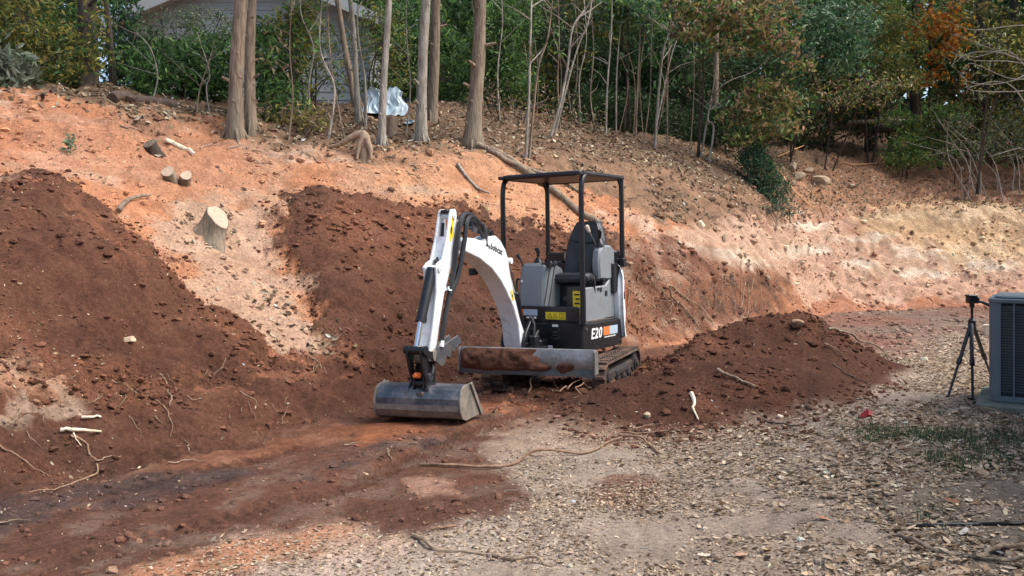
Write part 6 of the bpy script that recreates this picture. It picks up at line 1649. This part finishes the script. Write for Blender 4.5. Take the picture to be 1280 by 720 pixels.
cl_ = pal_cols('dry', len(P_), .30); tone = rng.random(len(P_))
cl_ = np.where((tone < .5)[:, None], (cl_ * .5 + .5 * np.array([.30, .25, .19])) * 1.15, cl_ * .9)
kbig = 26000; warm = np.array([1.0, .985, .985]) * 1.2
lying_leaves('leaf_litter', 'dead tan and grey leaves covering the foreground', P_[:kbig], N_[:kbig], sizes(kbig, .016, .066, 1.3) * (.68 + .45 * sstep(0, 2.5, P_[:kbig, 0])), .5, np.clip(cl_[:kbig] * warm, 0, .7), .26, .35, lift=.16)
lying_leaves('leaf_crumbs', 'broken bits of dead leaf between the larger leaves', P_[kbig:], N_[kbig:], sizes(len(P_) - kbig, .008, .030, 1.0), .5, np.clip(cl_[kbig:] * warm * 1.05, 0, .7), .30, .3, lift=.14, simple=True)
# leaves thin out over the far floor, the heap and the brown earth
mwood = sstep(wood_start - 14, wood_start + 6, row_idx) * (GY < 30)
shoulder = np.clip(poly_mask([(620, 185), (760, 190), (860, 200), (960, 225), (985, 272), (880, 290), (800, 270), (720, 240), (650, 208)], 8) + .7 * poly_mask([(150, 150), (330, 172), (470, 196), (580, 194), (560, 182), (440, 174), (250, 142), (140, 130)], 8) + .5 * poly_mask([(170, 190), (260, 190), (340, 340), (430, 440), (330, 440), (240, 330)], 10) * sstep(0, .5, n_hi), 0, 1)
P_, N_, C_ = sample(np.clip(mwood * sstep(1, 0, (GY - 24) / 8) + 1.3 * shoulder * sstep(-.2, .35, n_md + .5 * n_hi + .3 * n_lo), 0, 1.3) * near, 44000, .6)
lying_leaves('wood_litter', 'brown dead leaves covering the wooded top of the bank', P_, N_, rng.uniform(.05, .11, len(P_)), .5, np.clip(pal_cols('dry', len(P_), .4) * .85, 0, .6), .45)
spr = near * (1 - litter_floor * floor_m) * (1 - mwood) * (.35 + .65 * sstep(.0, .6, n_md))
P_, N_, C_ = sample(spr * (1 - .6 * np.clip(brownish, 0, 1)) * (1 - .75 * floor_m) * sstep(-.3, .6, n_hi + .5 * n_md), 15000, .8)
lying_leaves('scattered_leaves', 'dead leaves and wood chips scattered over bare earth', P_, N_, sizes(len(P_), .010, .050, 1.6), .42, np.clip(pal_cols('dry', len(P_), .35), 0, .7), .45)
P_, N_, C_ = sample(spr * np.clip(brownish + .3 * floor_m, 0, 1), 4200, .8)
lying_leaves('wood_chips', 'small pale wood chips in the dark earth', P_, N_, sizes(len(P_), .006, .030, 2.0), .35, np.clip(pal_cols('dry', len(P_), .3) * 1.5, 0, .7), .4)

t_ico = (1 + 5 ** .5) / 2
ICO_V = np.array([(-1, t_ico, 0), (1, t_ico, 0), (-1, -t_ico, 0), (1, -t_ico, 0), (0, -1, t_ico), (0, 1, t_ico), (0, -1, -t_ico), (0, 1, -t_ico), (t_ico, 0, -1), (t_ico, 0, 1), (-t_ico, 0, -1), (-t_ico, 0, 1)]) / math.hypot(1, t_ico)
ICO_F = np.array([(0, 11, 5), (0, 5, 1), (0, 1, 7), (0, 7, 10), (0, 10, 11), (1, 5, 9), (5, 11, 4), (11, 10, 2), (10, 7, 6), (7, 1, 8), (3, 9, 4), (3, 4, 2), (3, 2, 6), (3, 6, 8), (3, 8, 9), (4, 9, 5), (2, 4, 11), (6, 2, 10), (8, 6, 7), (9, 8, 1)])
def clods(name, label, P_, S_, cols, rk=rng, sq=.7, smooth=False):
    n = len(P_); v = ICO_V[None] * rk.uniform(.62, 1.2, (n, 12, 1)) * rk.uniform(.7, 1.3, (n, 1, 3)) * np.array([1, 1, sq])
    a = rk.uniform(0, 6.28, n); ca, sa = np.cos(a)[:, None], np.sin(a)[:, None]
    x = v[..., 0] * ca - v[..., 1] * sa; y = v[..., 0] * sa + v[..., 1] * ca
    v = np.stack([x, y, v[..., 2]], -1) * S_[:, None, None] + P_[:, None, :] + np.array([0, 0, 1]) * (S_ * .15)[:, None, None]
    F_ = (np.arange(n)[:, None, None] * 12 + ICO_F[None]).reshape(-1, 3)
    o = link_mesh(name, np_mesh(name, v.reshape(-1, 3), F_, np.repeat(cols, 12, axis=0), smooth), M['clod']); return tag(o, label, None, None, 'stuff')
bm_ = np.clip(brownish + .6 * mFloor * (1 - litter_floor), 0, 1) * near * (1 - tw1) * (1 - tw2) * sstep(-.6, .5, n_md + .4 * n_hi)
P_, N_, C_ = sample(bm_, 20000, .7)
S_ = sizes(len(P_), .006, .050, 4.0) * np.clip(P_[:, 1] / 8, .6, 1.3)
clods('soil_clods', 'clods of dark broken earth on the heaps and floor', P_, S_, np.clip(C_ * np.exp(rng.normal(.2, .2, (len(P_), 1))), .01, .6))
spill = (poly_mask(pA, 45) + poly_mask(pB, 45)) * (1 - np.clip(mA + mB, 0, 1)) * (1 - floor_m) * near
P_, N_, C_ = sample(spill ** 2, 3600, .7)
clods('spilled_crumbs', 'crumbs of dark earth spilled past the edges of the heaps', P_, sizes(len(P_), .006, .034, 3.0), np.clip(BR * np.exp(rng.normal(.15, .25, (len(P_), 1))), .01, .6))
hs = sstep(0, .3, rowblur(heap_m, 20)) * (1 - heap_m) * mFloor
P_, N_, C_ = sample(hs, 2200, .7)
clods('heap_crumbs', 'crumbs of dark earth round the foot of the middle heap', P_, sizes(len(P_), .005, .035, 3.0), np.clip(BR * np.exp(rng.normal(.15, .25, (len(P_), 1))), .01, .6))
P_, N_, C_ = sample(near * slope_m * (1 - np.clip(brownish, 0, 1)) * (1 - mwood) * sstep(-.5, .5, n_md + .4 * n_hi), 9000, .6)
S_ = sizes(len(P_), .010, .070, 4.0) * np.clip(P_[:, 1] / 12, .6, 1.4)
clods('clay_lumps', 'lumps of clay and small stones on the bank', P_, S_, np.clip(C_ * np.exp(rng.normal(.05, .25, (len(P_), 1))), .01, .7))
P_, N_, C_ = sample(lf, 9000, .9)
clods('gravel', 'small stones and crumbs of earth among the leaves', P_, sizes(len(P_), .006, .022), np.clip(C_ * np.exp(rng.normal(-.1, .4, (len(P_), 1))), .01, .6))

# grass
gm = mFloor * np.clip(poly_mask([(1085, 545), (1200, 540), (1500, 552), (1500, 590), (1200, 588), (1100, 572)], 10) * .9 + .25 * poly_mask([(980, 640), (1060, 600), (1130, 640), (1040, 680)], 12) + .6 * poly_mask([(1195, 500), (1240, 515), (1400, 535), (1400, 548), (1200, 520)], 5) + .25 * poly_mask([(1150, 655), (1230, 655), (1230, 672), (1160, 672)], 6), 0, 1) * sstep(-.3, .5, n_md + .5 * n_hi)
P_, N_, C_ = sample(gm, 4200, .2)
n = len(P_); a = rng.uniform(0, 6.28, n); h = rng.uniform(.015, .050, n); lean = rng.uniform(.2, 1.1, n)
dv = np.stack([np.cos(a) * lean * h, np.sin(a) * lean * h, h], -1); sv = np.stack([-np.sin(a), np.cos(a), 0 * a], -1) * .003
V_ = np.stack([P_ - sv - [0, 0, .005], P_ + sv - [0, 0, .005], P_ + dv + sv * .2, P_ + dv - sv * .2], 1).reshape(-1, 3)
g_ = link_mesh('grass', np_mesh('grass', V_, np.arange(4 * n).reshape(n, 4), np.repeat(np.array([[.055, .092, .042]]) * np.exp(rng.normal(0, .35, (n, 1))), 4, axis=0)), M['grass']); tag(g_, 'short dark grass in front of the air conditioner pad', None, None, 'stuff')

# single leaves that stand out
def big_leaf(label, px, py, L, col, seed):
    b = pix(px, py); rk = np.random.default_rng(seed); mb = MB(T(b.x, b.y, b.z + .012) @ RZ(rk.uniform(0, 360)) @ RX(rk.uniform(-18, 18)) @ RY(rk.uniform(-18, 18)))
    out_ = [(-.5, 0), (-.28, .2), (-.12, .16), (0, .34), (.14, .2), (.3, .22), (.5, 0), (.3, -.2), (.14, -.17), (0, -.33), (-.12, -.17), (-.28, -.2)]
    vs = [(0, 0, .0)] + [(x * L, y * L, L * (.35 * y * y + .22 * x * x) + .02 * L * math.sin(9 * x)) for x, y in out_]
    mb._add(vs, [(0, 1 + i, 1 + (i + 1) % 12) for i in range(12)]); o = mb.build('dead_leaf', None, None, 80)
    a_ = o.data.attributes.new('Col', 'FLOAT_COLOR', 'POINT'); a_.data.foreach_set('color', np.tile(np.array(list(col) + [1], dtype=np.float32), len(o.data.vertices)))
    o.data.materials.append(M['dead']); return tag(o, label, 'leaf')
big_leaf('orange yellow leaf lying on the foreground litter', 950, 587, .075, (.62, .36, .12), 1)
big_leaf('large pinkish tan curled leaf at the bottom right of centre', 927, 697, .10, (.55, .33, .22), 2)
big_leaf('yellow tan leaf right of the large pinkish curled leaf', 957, 690, .075, (.60, .42, .20), 3)
big_leaf('reddish leaf on the litter right of the bottom centre', 1028, 650, .08, (.42, .20, .13), 4)
big_leaf('brown leaf lying alone on bare earth at lower right', 1190, 629, .10, (.24, .12, .07), 5)
big_leaf('pale leaf on the litter below the middle heap', 880, 697, .07, (.60, .52, .40), 6)
big_leaf('pale grey leaf beside the cable at lower right', 1205, 668, .085, (.52, .47, .42), 7)
big_leaf('bluish grey leaf at the bottom right corner', 1245, 692, .10, (.36, .36, .38), 8)
